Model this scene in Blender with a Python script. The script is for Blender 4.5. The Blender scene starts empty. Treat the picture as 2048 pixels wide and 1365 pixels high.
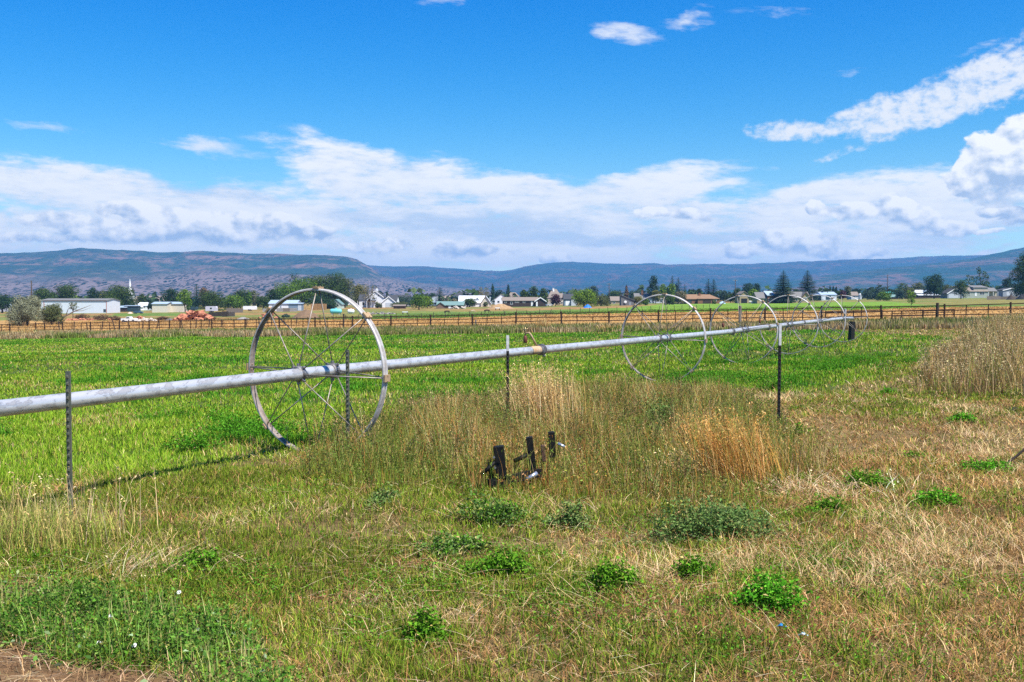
import bpy, bmesh, math, random
import numpy as np
from math import radians, sin, cos, pi, atan2, asin, sqrt
from mathutils import Vector, Matrix

SC = bpy.context.scene
COL = SC.collection
R = np.random.default_rng(7)
random.seed(7)

# ------------------------------------------------------------------ camera and survey helpers
F, CX, CY = 2100.0, 1024.0, 682.5          # focal length and centre in photo pixels (2048 wide)
PITCH = math.atan(79.5 / F)
EYE = 1.77
cam_d = bpy.data.cameras.new('camera'); cam = bpy.data.objects.new('camera', cam_d); COL.objects.link(cam)
cam_d.sensor_width = 36; cam_d.lens = F / 2048 * 36
cam_d.clip_start = .1; cam_d.clip_end = 60000
cam.location = (0, 0, EYE); cam.rotation_euler = (pi / 2 - PITCH, 0, 0)
SC.camera = cam


def ray(px, py):
    x, y = (px - CX) / F, -(py - CY) / F
    return np.array([x, cos(PITCH) + y * sin(PITCH), -sin(PITCH) + y * cos(PITCH)])


def proj(X, Y, Z):
    dz = Z - EYE
    d = Y * cos(PITCH) - dz * sin(PITCH)
    return CX + F * X / d, CY - F * (Y * sin(PITCH) + dz * cos(PITCH)) / d


# ------------------------------------------------------------------ numpy value noise
_T = np.random.default_rng(3).random((256, 256))


def vn(x, y):
    xi, yi = np.floor(x).astype(int), np.floor(y).astype(int)
    fx, fy = x - xi, y - yi
    fx, fy = fx * fx * (3 - 2 * fx), fy * fy * (3 - 2 * fy)
    a, b = _T[xi & 255, yi & 255], _T[(xi + 1) & 255, yi & 255]
    c, d = _T[xi & 255, (yi + 1) & 255], _T[(xi + 1) & 255, (yi + 1) & 255]
    return (a * (1 - fx) + b * fx) * (1 - fy) + (c * (1 - fx) + d * fx) * fy


def fbm(x, y, o=4, s=0.0):
    t, a, n = 0, .5, 0
    x, y = np.asarray(x, float) + s * 17.3, np.asarray(y, float) + s * 9.1
    for _ in range(o):
        t = t + a * vn(x, y); n += a; a *= .5; x = x * 2.03 + 5.1; y = y * 2.03 + 3.7
    return t / n


def sstep(a, b, x):
    t = np.clip((x - a) / (b - a), 0, 1)
    return t * t * (3 - 2 * t)


# ------------------------------------------------------------------ terrain
FENCE_A = 92.0        # the pipe fence runs square to the wheel line, 92 m out
AX, AY = .4472, .8944   # direction of the wheel line
_X = [-600, 0, 300, 400, 760, 890, 1100, 1340, 1565, 1900, 2048, 2700]
_y300 = [652, 645, 642, 641, 636, 633, 627, 622, 617, 612, 610, 604]
_y560 = [626, 622, 621, 620, 615.5, 614.5, 612, 607, 604.5, 597, 595.5, 590]
_y1500 = [612, 610, 609, 608, 605, 604, 602, 599, 596, 592, 591, 588]
_yinf = [606, 605, 604.5, 604, 602, 601.5, 600, 597, 594, 590, 589, 587]


def terr(X, Y):
    X, Y = np.broadcast_arrays(np.asarray(X, float), np.asarray(Y, float))
    a = X * AX + Y * AY
    t = np.clip(X * AY - Y * AX, -260, 60)
    zp = .0235 * (t + 7.4)
    Ys = np.maximum(Y, 1.0)
    px = np.clip(CX + F * X / Ys, -600, 2700)
    u = (px - CX) / F
    Df = FENCE_A / (AX * u + AY)
    yf = 603 + 22.06 - 44.1 * u + 3352 / Df
    k = 1 / Ys
    y = np.interp(px, _X, _yinf) * np.ones_like(k)
    y3, y5, y15 = np.interp(px, _X, _y300), np.interp(px, _X, _y560), np.interp(px, _X, _y1500)
    k15, k5, k3, kf = 1 / 1500., 1 / 560., 1 / 300., 1 / Df
    L = lambda ya, yb, ka, kb: ya + (yb - ya) * (k - ka) / (kb - ka)
    y = np.where(k <= k15, L(y, y15, 0, k15), np.where(k <= k5, L(y15, y5, k15, k5), np.where(k <= k3, L(y5, y3, k5, k3), L(y3, yf, k3, kf))))
    zf = EYE - (y - 603) * Ys / F
    near = (a < FENCE_A) | (Y < 20)
    z = np.where(near, zp, zf)
    bump = (fbm(X * .9, Y * .9, 3, 1) - .5) * .09 + (fbm(X * .15, Y * .15, 2, 2) - .5) * .12
    return z + bump * np.clip(1.3 - Y / 120, 0, 1)


def dist_at(px, py):
    """depth of the ground seen at a photo pixel"""
    lo, hi = 2.5, 9000.
    for _ in range(44):
        m = sqrt(lo * hi)
        x = (px - CX) / F * m
        if proj(x, m, float(terr(x, m)))[1] > py: lo = m
        else: hi = m
    return m


def gp(px, py):
    D = dist_at(px, py)
    x = (px - CX) / F * D
    return x, D, float(terr(x, D))


def at(px, D):
    x = (px - CX) / F * D
    return Vector((x, D, float(terr(x, D))))


def zrow(py, D):
    return EYE + (603 - py) * D / F


# ------------------------------------------------------------------ materials
def nodes_of(m):
    m.use_nodes = True
    return m.node_tree.nodes, m.node_tree.links


MATS = {}


def mat(name, c, rough=.8, metal=0, var=.25, scale=3.0, c2=None, bump=0, spec=.3, stretch=(1, 1, 1)):
    """procedural material: two tones mixed by noise in object space"""
    if name in MATS: return MATS[name]
    m = bpy.data.materials.new(name); n, l = nodes_of(m)
    b = n['Principled BSDF']
    b.inputs['Roughness'].default_value = rough; b.inputs['Metallic'].default_value = metal
    b.inputs['Specular IOR Level'].default_value = spec
    tc = n.new('ShaderNodeTexCoord'); mp = n.new('ShaderNodeMapping'); mp.inputs['Scale'].default_value = stretch
    l.new(tc.outputs['Object'], mp.inputs['Vector'])
    t = n.new('ShaderNodeTexNoise'); t.inputs['Scale'].default_value = scale; t.inputs['Detail'].default_value = 5
    t.inputs['Roughness'].default_value = .65
    l.new(mp.outputs['Vector'], t.inputs['Vector'])
    mx = n.new('ShaderNodeMix'); mx.data_type = 'RGBA'
    lo = c2 if c2 else tuple(v * (1 - var) for v in c)
    mx.inputs['A'].default_value = (*lo, 1); mx.inputs['B'].default_value = (*(c if c2 else tuple(min(1, v * (1 + var * .6)) for v in c)), 1)
    mr = n.new('ShaderNodeMapRange'); mr.inputs['From Min'].default_value = .35; mr.inputs['From Max'].default_value = .65
    l.new(t.outputs['Fac'], mr.inputs['Value']); l.new(mr.outputs['Result'], mx.inputs['Factor'])
    l.new(mx.outputs['Result'], b.inputs['Base Color'])
    if bump:
        bp = n.new('ShaderNodeBump'); bp.inputs['Strength'].default_value = bump; bp.inputs['Distance'].default_value = .02
        l.new(t.outputs['Fac'], bp.inputs['Height']); l.new(bp.outputs['Normal'], b.inputs['Normal'])
    MATS[name] = m
    return m


def leaf_mat(name, rough=.65, trans=.3, gain=1.0, sheen=.03):
    """foliage: each leaf or blade carries its own colour in the 'col' attribute"""
    m = bpy.data.materials.new(name); n, l = nodes_of(m)
    for x in list(n): n.remove(x)
    o = n.new('ShaderNodeOutputMaterial'); a = n.new('ShaderNodeAttribute'); a.attribute_name = 'col'
    p = n.new('ShaderNodeBsdfPrincipled'); p.inputs['Roughness'].default_value = rough; p.inputs['Specular IOR Level'].default_value = sheen
    t = n.new('ShaderNodeBsdfTranslucent'); mx = n.new('ShaderNodeMixShader'); mx.inputs[0].default_value = trans
    g = n.new('ShaderNodeHueSaturation'); g.inputs['Value'].default_value = gain
    l.new(a.outputs['Color'], g.inputs['Color'])
    l.new(g.outputs['Color'], p.inputs['Base Color']); l.new(g.outputs['Color'], t.inputs['Color'])
    l.new(p.outputs[0], mx.inputs[1]); l.new(t.outputs[0], mx.inputs[2]); l.new(mx.outputs[0], o.inputs['Surface'])
    return m


BLADE = leaf_mat('grass_blade', trans=.2)
LEAF = leaf_mat('tree_leaf', trans=.14)


# ------------------------------------------------------------------ mesh building
def np_mesh(name, V, quads=None, tris=None, col=None, material=None, smooth=False):
    me = bpy.data.meshes.new(name)
    V = np.asarray(V, np.float32)
    me.vertices.add(len(V)); me.vertices.foreach_set('co', V.ravel())
    lp, st = [], []; n = 0; npoly = 0
    for f, k in ((quads, 4), (tris, 3)):
        if f is not None and len(f):
            f = np.asarray(f, np.int32); lp.append(f.ravel()); st.append(n + np.arange(len(f)) * k); n += len(f) * k; npoly += len(f)
    lp, st = np.concatenate(lp).astype(np.int32), np.concatenate(st).astype(np.int32)
    me.loops.add(n); me.loops.foreach_set('vertex_index', lp)
    me.polygons.add(npoly); me.polygons.foreach_set('loop_start', st)
    if smooth: me.polygons.foreach_set('use_smooth', np.ones(npoly, bool))
    me.update(calc_edges=True)
    if col is not None:
        c = np.ones((len(V), 4), np.float32); c[:, :3] = col
        at_ = me.color_attributes.new('col', 'FLOAT_COLOR', 'POINT'); at_.data.foreach_set('color', c.ravel())
    if material: me.materials.append(material)
    return me


def tag(o, label=None, cat=None, group=None, kind=None):
    if label: o['label'] = label
    if cat: o['category'] = cat
    if group: o['group'] = group
    if kind: o['kind'] = kind
    return o


def link(name, me, parent=None, loc=None):
    o = bpy.data.objects.new(name, me); COL.objects.link(o)
    if parent: o.parent = parent
    if loc is not None: o.location = loc
    return o


def thing(name, label, cat, loc=(0, 0, 0), rz=0, group=None):
    o = bpy.data.objects.new(name, None); COL.objects.link(o); o.empty_display_size = .3
    o.location = loc; o.rotation_euler = (0, 0, rz)
    return tag(o, label, cat, group)


def copy_tree(o, parent=None):
    c = o.copy(); COL.objects.link(c)
    if parent: c.parent = parent
    for ch in list(o.children): copy_tree(ch, c)
    return c


class MB:
    """collects shapes that become ONE mesh"""
    def __init__(s): s.v, s.f = [], []

    def add(s, vs, fs):
        k = len(s.v); s.v += [tuple(v) for v in vs]; s.f += [tuple(i + k for i in f) for f in fs]; return s

    def box(s, x0, x1, y0, y1, z0, z1, M=None):
        vs = [Vector((x, y, z)) for z in (z0, z1) for y in (y0, y1) for x in (x0, x1)]
        if M: vs = [M @ v for v in vs]
        return s.add(vs, [(0, 2, 3, 1), (4, 5, 7, 6), (0, 1, 5, 4), (2, 6, 7, 3), (0, 4, 6, 2), (1, 3, 7, 5)])

    def prism(s, poly, axis, a, b):
        """poly of 2D points extruded along an axis: 'y' takes (x,z), 'x' takes (y,z), 'z' takes (x,y)"""
        P = {'y': lambda p, t: (p[0], t, p[1]), 'x': lambda p, t: (t, p[0], p[1]), 'z': lambda p, t: (p[0], p[1], t)}[axis]
        n = len(poly); vs = [P(p, a) for p in poly] + [P(p, b) for p in poly]
        fs = [tuple(range(n))[::-1], tuple(range(n, 2 * n))] + [(i, (i + 1) % n, n + (i + 1) % n, n + i) for i in range(n)]
        return s.add(vs, fs)

    def tube(s, pts, r, n=8, cap=True):
        pts = [Vector(p) for p in pts]; rs = r if isinstance(r, (list, tuple)) else [r] * len(pts)
        k = len(s.v); up = None
        for i, p in enumerate(pts):
            d = (pts[min(i + 1, len(pts) - 1)] - pts[max(i - 1, 0)]).normalized()
            if up is None: up = Vector((0, 0, 1)) if abs(d.z) < .9 else Vector((1, 0, 0))
            a = d.cross(up).normalized(); b = a.cross(d).normalized(); up = b
            for j in range(n):
                t = 2 * pi * j / n
                s.v.append(tuple(p + (a * cos(t) + b * sin(t)) * rs[i]))
        for i in range(len(pts) - 1):
            for j in range(n):
                s.f.append((k + i * n + j, k + i * n + (j + 1) % n, k + (i + 1) * n + (j + 1) % n, k + (i + 1) * n + j))
        if cap:
            s.f.append(tuple(k + j for j in range(n))[::-1]); s.f.append(tuple(k + (len(pts) - 1) * n + j for j in range(n)))
        return s

    def lathe(s, prof, n=16, M=None, closed=False):
        """prof of (r, h) turned about local z, placed by M"""
        k = len(s.v); m = len(prof)
        for j in range(n):
            t = 2 * pi * j / n
            for r, h in prof:
                v = Vector((r * cos(t), r * sin(t), h)); s.v.append(tuple(M @ v if M else v))
        e = m if closed else m - 1
        for j in range(n):
            for i in range(e):
                i2 = (i + 1) % m; j2 = (j + 1) % n
                s.f.append((k + j * m + i, k + j2 * m + i, k + j2 * m + i2, k + j * m + i2))
        return s

    def blob(s, c, rx, ry, rz, seed=0, amp=.25, seg=7, rings=5):
        """lumpy rock-like solid"""
        rr = random.Random(seed); k = len(s.v)
        s.v.append((c[0], c[1], c[2] - rz))
        for i in range(1, rings):
            ph = -pi / 2 + pi * i / rings
            for j in range(seg):
                t = 2 * pi * (j + .5 * (i % 2)) / seg; q = 1 + rr.uniform(-amp, amp)
                s.v.append((c[0] + rx * cos(ph) * cos(t) * q, c[1] + ry * cos(ph) * sin(t) * q, c[2] + rz * sin(ph) * q))
        s.v.append((c[0], c[1], c[2] + rz)); top = len(s.v) - 1
        for j in range(seg):
            s.f.append((k, k + 1 + (j + 1) % seg, k + 1 + j))
            for i in range(rings - 2):
                a, b = k + 1 + i * seg, k + 1 + (i + 1) * seg
                s.f.append((a + j, a + (j + 1) % seg, b + (j + 1) % seg, b + j))
            b = k + 1 + (rings - 2) * seg
            s.f.append((b + j, b + (j + 1) % seg, top))
        return s

    def build(s, name, m, parent=None, loc=None, smooth=False):
        me = bpy.data.meshes.new(name); me.from_pydata(s.v, [], s.f); me.materials.append(m)
        if smooth: me.polygons.foreach_set('use_smooth', np.ones(len(me.polygons), bool))
        me.update()
        return link(name, me, parent, loc)


def outward(o):
    bm = bmesh.new(); bm.from_mesh(o.data); bmesh.ops.recalc_face_normals(bm, faces=bm.faces); bm.to_mesh(o.data); bm.free(); return o
# ------------------------------------------------------------------ light, sky and clouds
SUN_H = Vector((.735, -.678, 0)).normalized(); SUN_EL = radians(59)
SUN = Vector((SUN_H.x * cos(SUN_EL), SUN_H.y * cos(SUN_EL), sin(SUN_EL)))
sd = bpy.data.lights.new('sun', 'SUN'); sd.energy = 5.0; sd.angle = radians(.5); sd.color = (1, .95, .87)
so = bpy.data.objects.new('sun', sd); COL.objects.link(so); so.location = (30, -20, 60)
so.rotation_euler = SUN.to_track_quat('Z', 'Y').to_euler()

W = bpy.data.worlds.new('World'); SC.world = W; W.use_nodes = True
NT = W.node_tree; NT.nodes.clear()


class S:
    """a tiny wrapper so that node maths reads like maths"""
    def __init__(s, sock): s.s = sock
    @staticmethod
    def op(o, *a, clamp=False):
        n = NT.nodes.new('ShaderNodeMath'); n.operation = o; n.use_clamp = clamp
        for i, x in enumerate(a):
            if isinstance(x, S): NT.links.new(x.s, n.inputs[i])
            else: n.inputs[i].default_value = x
        return S(n.outputs[0])
    def __add__(s, o): return S.op('ADD', s, o)
    __radd__ = __add__
    def __sub__(s, o): return S.op('SUBTRACT', s, o)
    def __rsub__(s, o): return S.op('SUBTRACT', o, s)
    def __mul__(s, o): return S.op('MULTIPLY', s, o)
    __rmul__ = __mul__
    def __truediv__(s, o): return S.op('DIVIDE', s, o)
    def max(s, o): return S.op('MAXIMUM', s, o)
    def min(s, o): return S.op('MINIMUM', s, o)
    def clamp(s): return S.op('ADD', s, 0.0, clamp=True)
    def step(s, a, b):
        n = NT.nodes.new('ShaderNodeMapRange'); n.interpolation_type = 'SMOOTHSTEP'
        n.inputs['From Min'].default_value = a; n.inputs['From Max'].default_value = b
        NT.links.new(s.s, n.inputs['Value']); return S(n.outputs['Result'])


def vec(x, y, z=0.0):
    n = NT.nodes.new('ShaderNodeCombineXYZ')
    for i, v in enumerate((x, y, z)):
        if isinstance(v, S): NT.links.new(v.s, n.inputs[i])
        else: n.inputs[i].default_value = v
    return S(n.outputs[0])


def noise(v, scale, detail=6, rough=.55, dist=0.0, lac=2.0):
    n = NT.nodes.new('ShaderNodeTexNoise'); n.noise_dimensions = '3D'
    n.inputs['Scale'].default_value = scale; n.inputs['Detail'].default_value = detail; n.inputs['Roughness'].default_value = rough
    n.inputs['Distortion'].default_value = dist; n.inputs['Lacunarity'].default_value = lac
    NT.links.new(v.s, n.inputs['Vector']); return S(n.outputs['Fac'])


def mixc(f, a, b):
    n = NT.nodes.new('ShaderNodeMix'); n.data_type = 'RGBA'
    NT.links.new(f.s, n.inputs['Factor'])
    for k, x in (('A', a), ('B', b)):
        if isinstance(x, S): NT.links.new(x.s, n.inputs[k])
        else: n.inputs[k].default_value = (*x, 1)
    return S(n.outputs['Result'])


tc = NT.nodes.new('ShaderNodeTexCoord'); sx = NT.nodes.new('ShaderNodeSeparateXYZ'); NT.links.new(tc.outputs['Generated'], sx.inputs[0])
dx, dy, dz = (S(sx.outputs[i]) for i in range(3))
AZ = S.op('ARCTAN2', dx, dy) * 21.0      # hundreds of photo pixels at the frame's centre: 1 = 2.73 degrees
EL = S.op('ARCSINE', dz) * 21.0


def azel(px, py):
    d = ray(px, py); d = d / np.linalg.norm(d)
    return atan2(d[0], d[1]) * 21, asin(d[2]) * 21


def blobs(lst, P, shade=False):
    """sum of soft ellipses: (px, py, rx, ry, tilt degrees, weight); with shade also the mean height inside them, -1 base to 1 top"""
    tot = hgt = None
    for px, py, rx, ry, tilt, w in lst:
        a, e = azel(px, py)
        mp = NT.nodes.new('ShaderNodeMapping'); mp.vector_type = 'TEXTURE'
        mp.inputs['Location'].default_value = (a, e, 0); mp.inputs['Rotation'].default_value = (0, 0, radians(tilt)); mp.inputs['Scale'].default_value = (rx / 100, ry / 100, 1)
        NT.links.new(P.s, mp.inputs['Vector'])
        dt = NT.nodes.new('ShaderNodeVectorMath'); dt.operation = 'DOT_PRODUCT'
        NT.links.new(mp.outputs[0], dt.inputs[0]); NT.links.new(mp.outputs[0], dt.inputs[1])
        g = (1.0 - S(dt.outputs['Value'])).max(0.0) * w
        tot = g if tot is None else tot + g
        if shade:
            sp = NT.nodes.new('ShaderNodeSeparateXYZ'); NT.links.new(mp.outputs[0], sp.inputs[0]); q = g * S(sp.outputs[1])
            hgt = q if hgt is None else hgt + q
    return (tot, hgt / (tot + .02)) if shade else tot


# domain warp, so that every edge is ragged
wx = noise(vec(AZ, EL, 3.3), .9, 4) - .5
wy = noise(vec(AZ, EL, 8.1), .9, 4) - .5
PW = vec(AZ + wx * .9, EL + wy * .45)

# veil: wide streaked sheets
VEIL = [(60, 380, 330, 75, -6, 1.0), (330, 405, 330, 60, -8, .9), (700, 330, 230, 60, -14, 1.0), (900, 380, 330, 75, -8, 1.0), (640, 400, 330, 60, 0, .95),
        (1100, 420, 360, 75, 0, 1.0), (1330, 365, 210, 42, 10, 1.0), (1500, 450, 420, 90, 0, .95), (700, 490, 1100, 75, 0, 1.35), (1500, 470, 600, 70, 0, .6),
        (1500, 500, 480, 50, 0, 1.0), (1830, 375, 260, 46, 0, .8), (1860, 420, 220, 45, 0, .7), 
        (1620, 395, 150, 32, 5, .6), (150, 470, 400, 50, 0, .8), (2100, 430, 160, 40, 0, .7), (1985, 505, 60, 10, 12, .9), (1060, 370, 60, 14, 0, .5)]
# single feathered wisps
WISP = [(440, 296, 80, 26, -8, 1.0), (385, 288, 80, 14, -5, .7), (90, 255, 80, 13, -6, .75), (1250, 64, 85, 22, -11, 1.35), (1375, 45, 66, 20, 6, .8), (1390, 30, 60, 14, 20, .6), (895, 4, 60, 12, 0, .7), (1560, 22, 110, 14, -6, .45), (1695, 147, 40, 8, 14, .6), (1880, 150, 50, 8, 12, .4), (560, 305, 60, 14, 0, .5), (1950, 100, 60, 10, 20, .5), (1530, 333, 30, 6, 0, .6)]
GREY = [(1000, 455, 230, 34, 2, 1.0), (1130, 478, 200, 16, 0, .9), (760, 440, 190, 22, -8, .7), (420, 380, 200, 22, -10, .5), (1400, 480, 260, 18, 2, .6), (1960, 470, 180, 34, 0, 1.0)]
CUM = [(120, 440, 78, 26, 0, 1.0), (235, 418, 66, 18, 0, 1.05), (340, 452, 130, 44, 0, 1.2), (500, 462, 150, 38, 0, 1.15), (620, 470, 70, 24, 0, .9), (250, 470, 120, 24, 0, .9), (50, 475, 80, 16, 0, .8),
       (760, 495, 90, 22, 0, .9), (940, 505, 110, 20, 0, .9), (1120, 520, 60, 16, 0, .8),
       (1297, 427, 38, 16, 0, 1.1), (1380, 432, 60, 18, 0, .9), (1592, 484, 82, 32, 0, 1.45), (1480, 505, 50, 26, 0, 1.0), (1635, 418, 34, 18, 0, .9), (1700, 426, 44, 20, 0, 1.1),
       (1810, 430, 85, 34, -12, 1.3), (1890, 455, 60, 22, 0, 1.0), (1985, 425, 50, 14, 0, .9), (2035, 440, 50, 18, 0, .95), (1975, 462, 30, 8, 0, .8), (1700, 505, 90, 14, 0, .7),
       (2060, 330, 150, 95, 10, 1.5), (1960, 345, 70, 40, 20, 1.0), (2100, 270, 90, 50, 20, 1.0)]
# fleecy bank: broken small lumps rising to the right
FLC = [(2030, 140, 130, 62, 26, 1.3), (1900, 190, 170, 48, 18, 1.25), (1760, 228, 130, 40, 12, 1.15), (1580, 265, 95, 26, -4, 1.15), (1690, 245, 60, 22, 8, .8), (1700, 300, 80, 14, 18, .75), (1830, 240, 100, 30, 18, .8)]

nv = noise(vec(AZ * .42 + wx * .6, EL * 1.5, 1.0), 1.05, 8, .62)
nv2 = noise(vec(AZ * .9, EL * 3.2, 5.0), 1.3, 6, .6)
mv = blobs(VEIL, PW)
nv3 = noise(vec(AZ * 1.6 + wx * .4, EL * 6.0 + AZ * .3, 15.0), 1.6, 7, .65)
va = ((mv.min(1.25) * 1.0 + (nv - .5) * 2.6 + (nv2 - .5) * 1.7 + (nv3 - .5) * .9) - .14).step(-.05, 1.1) * mv.step(0.0, .4)
mg = blobs(GREY, PW)
vb = (nv * .55 + nv2 * .45 + nv3 * .25 - mg.min(1.0) * .20).step(.40, .72)           # thinner, greyer bands inside the sheet
ns_ = noise(vec(AZ * .8 + wx * .5, EL * 3.0 + AZ * .25, 12.0), 2.6, 7, .62)
mw = blobs(WISP, PW)
wa = (mw * 1.05 + (ns_ - .5) * 2.6 - .34).step(-.15, 1.55) * mw.step(0.0, .35)

ncu = noise(vec(AZ, EL * 1.25, 2.0), 2.3, 9, .56)
nla = noise(vec(AZ, EL * 1.25, 2.0), 2.3, 3.2, .5)
nlb = noise(vec(AZ + .10, EL * 1.25 + .17, 2.0), 2.3, 3.2, .5)     # the same lumps a step towards the sun
mc, mh = blobs(CUM, PW, True)
ca = (mc.min(1.5) * 1.2 + (ncu - .5) * 2.3 - .26).step(.0, .34) * (mh + (ncu - .5) * .7).step(-.75, -.38) * mc.step(0.0, .22)
bil = (nla - nlb) * 3.2 + (ncu - nla) * 1.3 + mh * .75 + .62
thick = (mc + (ncu - .5) * 1.0).step(.5, 1.5)
flat = noise(vec(AZ * .7, EL * 2.6, 9.0), 1.2, 3, .5).step(.40, .62)      # flat grey undersides
lit = (bil - flat * .12).clamp()

nf = noise(vec(AZ + wx * .4, EL * 1.3, 6.0), 4.4, 8, .6)
nf2 = noise(vec(AZ, EL, 6.5), .9, 3)
mf = blobs(FLC, PW)
fa = (mf.min(1.2) * 1.05 + (nf - .5) * 3.2 + (nf2 - .5) * 1.2 + (ns_ - .5) * 1.0 - .32).step(-.2, 1.35) * mf.step(0.0, .3)

sky = NT.nodes.new('ShaderNodeTexSky'); sky.sky_type = 'NISHITA'; sky.sun_disc = False
sky.sun_elevation = SUN_EL; sky.sun_rotation = atan2(SUN.x, SUN.y); sky.altitude = 1700
sky.air_density = 1.0; sky.dust_density = .5; sky.ozone_density = 2.5
hs = NT.nodes.new('ShaderNodeHueSaturation'); hs.inputs['Saturation'].default_value = 1.45; hs.inputs['Value'].default_value = 1.0
NT.links.new(sky.outputs[0], hs.inputs['Color'])
K = 5.85                       # white of a sunlit cloud in the sky texture's own units
def band(a, b, c, d):
    n = NT.nodes.new('ShaderNodeMapRange'); n.inputs['From Min'].default_value = a; n.inputs['From Max'].default_value = b; n.inputs['To Min'].default_value = c; n.inputs['To Max'].default_value = d
    NT.links.new(EL.s, n.inputs['Value']); return S(n.outputs['Result'])
# dry high-desert air: the blue deepens fast above the horizon
tint = NT.nodes.new('ShaderNodeCombineColor')
for i_, b_ in enumerate((band(2.4, 6.2, 1.0, .03) + band(8., 16., 0., .4), band(2.6, 6.0, 1.03, .91), band(2.6, 6.0, .93, 1.12))): NT.links.new(b_.s, tint.inputs[i_])
tm = NT.nodes.new('ShaderNodeMix'); tm.data_type = 'RGBA'; tm.blend_type = 'MULTIPLY'; tm.inputs['Factor'].default_value = 1
NT.links.new(hs.outputs[0], tm.inputs['A']); NT.links.new(tint.outputs[0], tm.inputs['B'])
base = S(tm.outputs['Result'])
veilc = mixc(vb, (.64 * K, .76 * K, .93 * K), (1.06 * K, 1.06 * K, 1.06 * K))
c1 = mixc(va * .96, base, veilc)
c1 = mixc(wa * .85, c1, (.93 * K, .96 * K, 1.02 * K))
c2 = mixc(fa * .94, c1, (.95 * K, .97 * K, 1.0 * K))
cumc = mixc(lit, (.47 * K, .60 * K, .80 * K), (1.14 * K, 1.13 * K, 1.11 * K))
c3 = mixc(ca * .97, c2, cumc)
bg = NT.nodes.new('ShaderNodeBackground'); bg.inputs['Strength'].default_value = .095; NT.links.new(c3.s, bg.inputs['Color'])
wo = NT.nodes.new('ShaderNodeOutputWorld'); NT.links.new(bg.outputs[0], wo.inputs['Surface'])

SC.view_settings.view_transform = 'Standard'; SC.view_settings.look = 'None'; SC.view_settings.exposure = .86; SC.view_settings.gamma = 1
SC.cycles.max_bounces = 6; SC.cycles.transparent_max_bounces = 6; SC.cycles.volume_bounces = 0
SC.cycles.caustics_reflective = False; SC.cycles.caustics_refractive = False
# ------------------------------------------------------------------ ground cover survey (photo outlines laid onto the ground)
def gpoly(pts):
    return np.array([gp(x, y)[:2] if y > 600 else at(x, 60)[:2] for x, y in pts])


def inside(poly, X, Y):
    r = np.zeros(X.shape, bool); n = len(poly)
    for i in range(n):
        (x0, y0), (x1, y1) = poly[i], poly[(i + 1) % n]
        if y0 == y1: continue
        c = (y0 > Y) != (y1 > Y)
        r ^= c & (X < (x1 - x0) * (Y - y0) / (y1 - y0) + x0)
    return r


_t = gp(1930, 668)
FIELD = gpoly([(-700, 1040), (0, 985), (200, 955), (330, 945), (440, 925), (560, 905), (640, 885), (800, 800), (1000, 785), (1200, 765), (1500, 775), (1600, 800), (1700, 770), (1800, 735), (1850, 705), (1915, 675)])
FIELD = np.vstack([FIELD, [[44 * AX + 1.5, 84.5]], [[-92, 131.5]]])
# its far edge follows the fence, leaving a broad rough strip
def far_edge(X, Y): return (X * AX + Y * AY) < 71 + (fbm(X * .12, Y * .12, 3, 74) - .5) * 7
ISLE = gpoly([(590, 965), (640, 900), (760, 850), (900, 820), (1100, 800), (1300, 795), (1480, 800), (1570, 850), (1600, 920), (1570, 985), (1480, 1020), (1300, 1010), (1150, 985), (1000, 975), (850, 985), (700, 985)])
STAND = gpoly([(1830, 793), (1960, 800), (2070, 805), (2250, 800), (2400, 760), (2400, 672), (2000, 664), (1925, 690), (1880, 720), (1842, 755)])
PATCH = gpoly([(-300, 1180), (0, 1180), (150, 1190), (330, 1225), (480, 1275), (560, 1365), (560, 1500), (-300, 1500)])
DIRT = gpoly([(-300, 1312), (0, 1305), (80, 1312), (115, 1342), (300, 1362), (400, 1410), (300, 1600), (-300, 1600)])


def wob(X, Y, s=1.0, a=.5, k=0):
    return X + (fbm(X * s, Y * s, 3, 11 + k) - .5) * 2 * a, Y + (fbm(X * s, Y * s, 3, 23 + k) - .5) * 2 * a


def px_of(X, Y): return proj(X, Y, terr(X, Y))


def far_cover(px, py, X, Y):
    """ground colour beyond the pipe fence"""
    c = np.zeros((len(px), 3))
    n = fbm(X * .03, Y * .03, 4, 4); n2 = fbm(X * .4, Y * .15, 4, 5)
    yt = np.interp(px, [0, 400, 700, 900, 1050, 1250, 1450, 1700, 1850, 2048], [641, 641, 640, 637, 631, 627, 624, 621, 616, 613]) + (n2 - .5) * 2.5
    yg = np.interp(px, [0, 690, 760, 900, 1050, 1250, 1330, 1500, 1780, 1850, 2048], [641, 640, 628, 624, 622, 616, 608.5, 606, 604, 610, 611]) + (n2 - .5) * 2
    stub = np.array([.39, .23, .08]); grn = np.array([.14, .24, .025]); grd = np.array([.11, .17, .03]); dry = np.array([.27, .165, .06]); olv = np.array([.15, .17, .04])
    g = grn + (grd - grn) * np.interp(px, [1100, 1300, 1800, 1900], [1, 0, 0, 1])[:, None]
    town = dry + (olv - dry) * sstep(.42, .6, n)[:, None]
    town = np.where((px > 1500)[:, None], olv * .6 + town * .4, town)
    c[:] = town
    gl = (px > 225) & (px < 385) & (py > 627.5) & (py < 632.5)
    c[gl] = grd
    c[(py > 645) & (py < 650) & (px > 360) & (px < 640)] = grd
    m = (py >= yg) & (py < yt); c[m] = g[m]
    m = py >= yt; c[m] = stub
    c *= (.6 + .8 * n2)[:, None]
    return c


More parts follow.
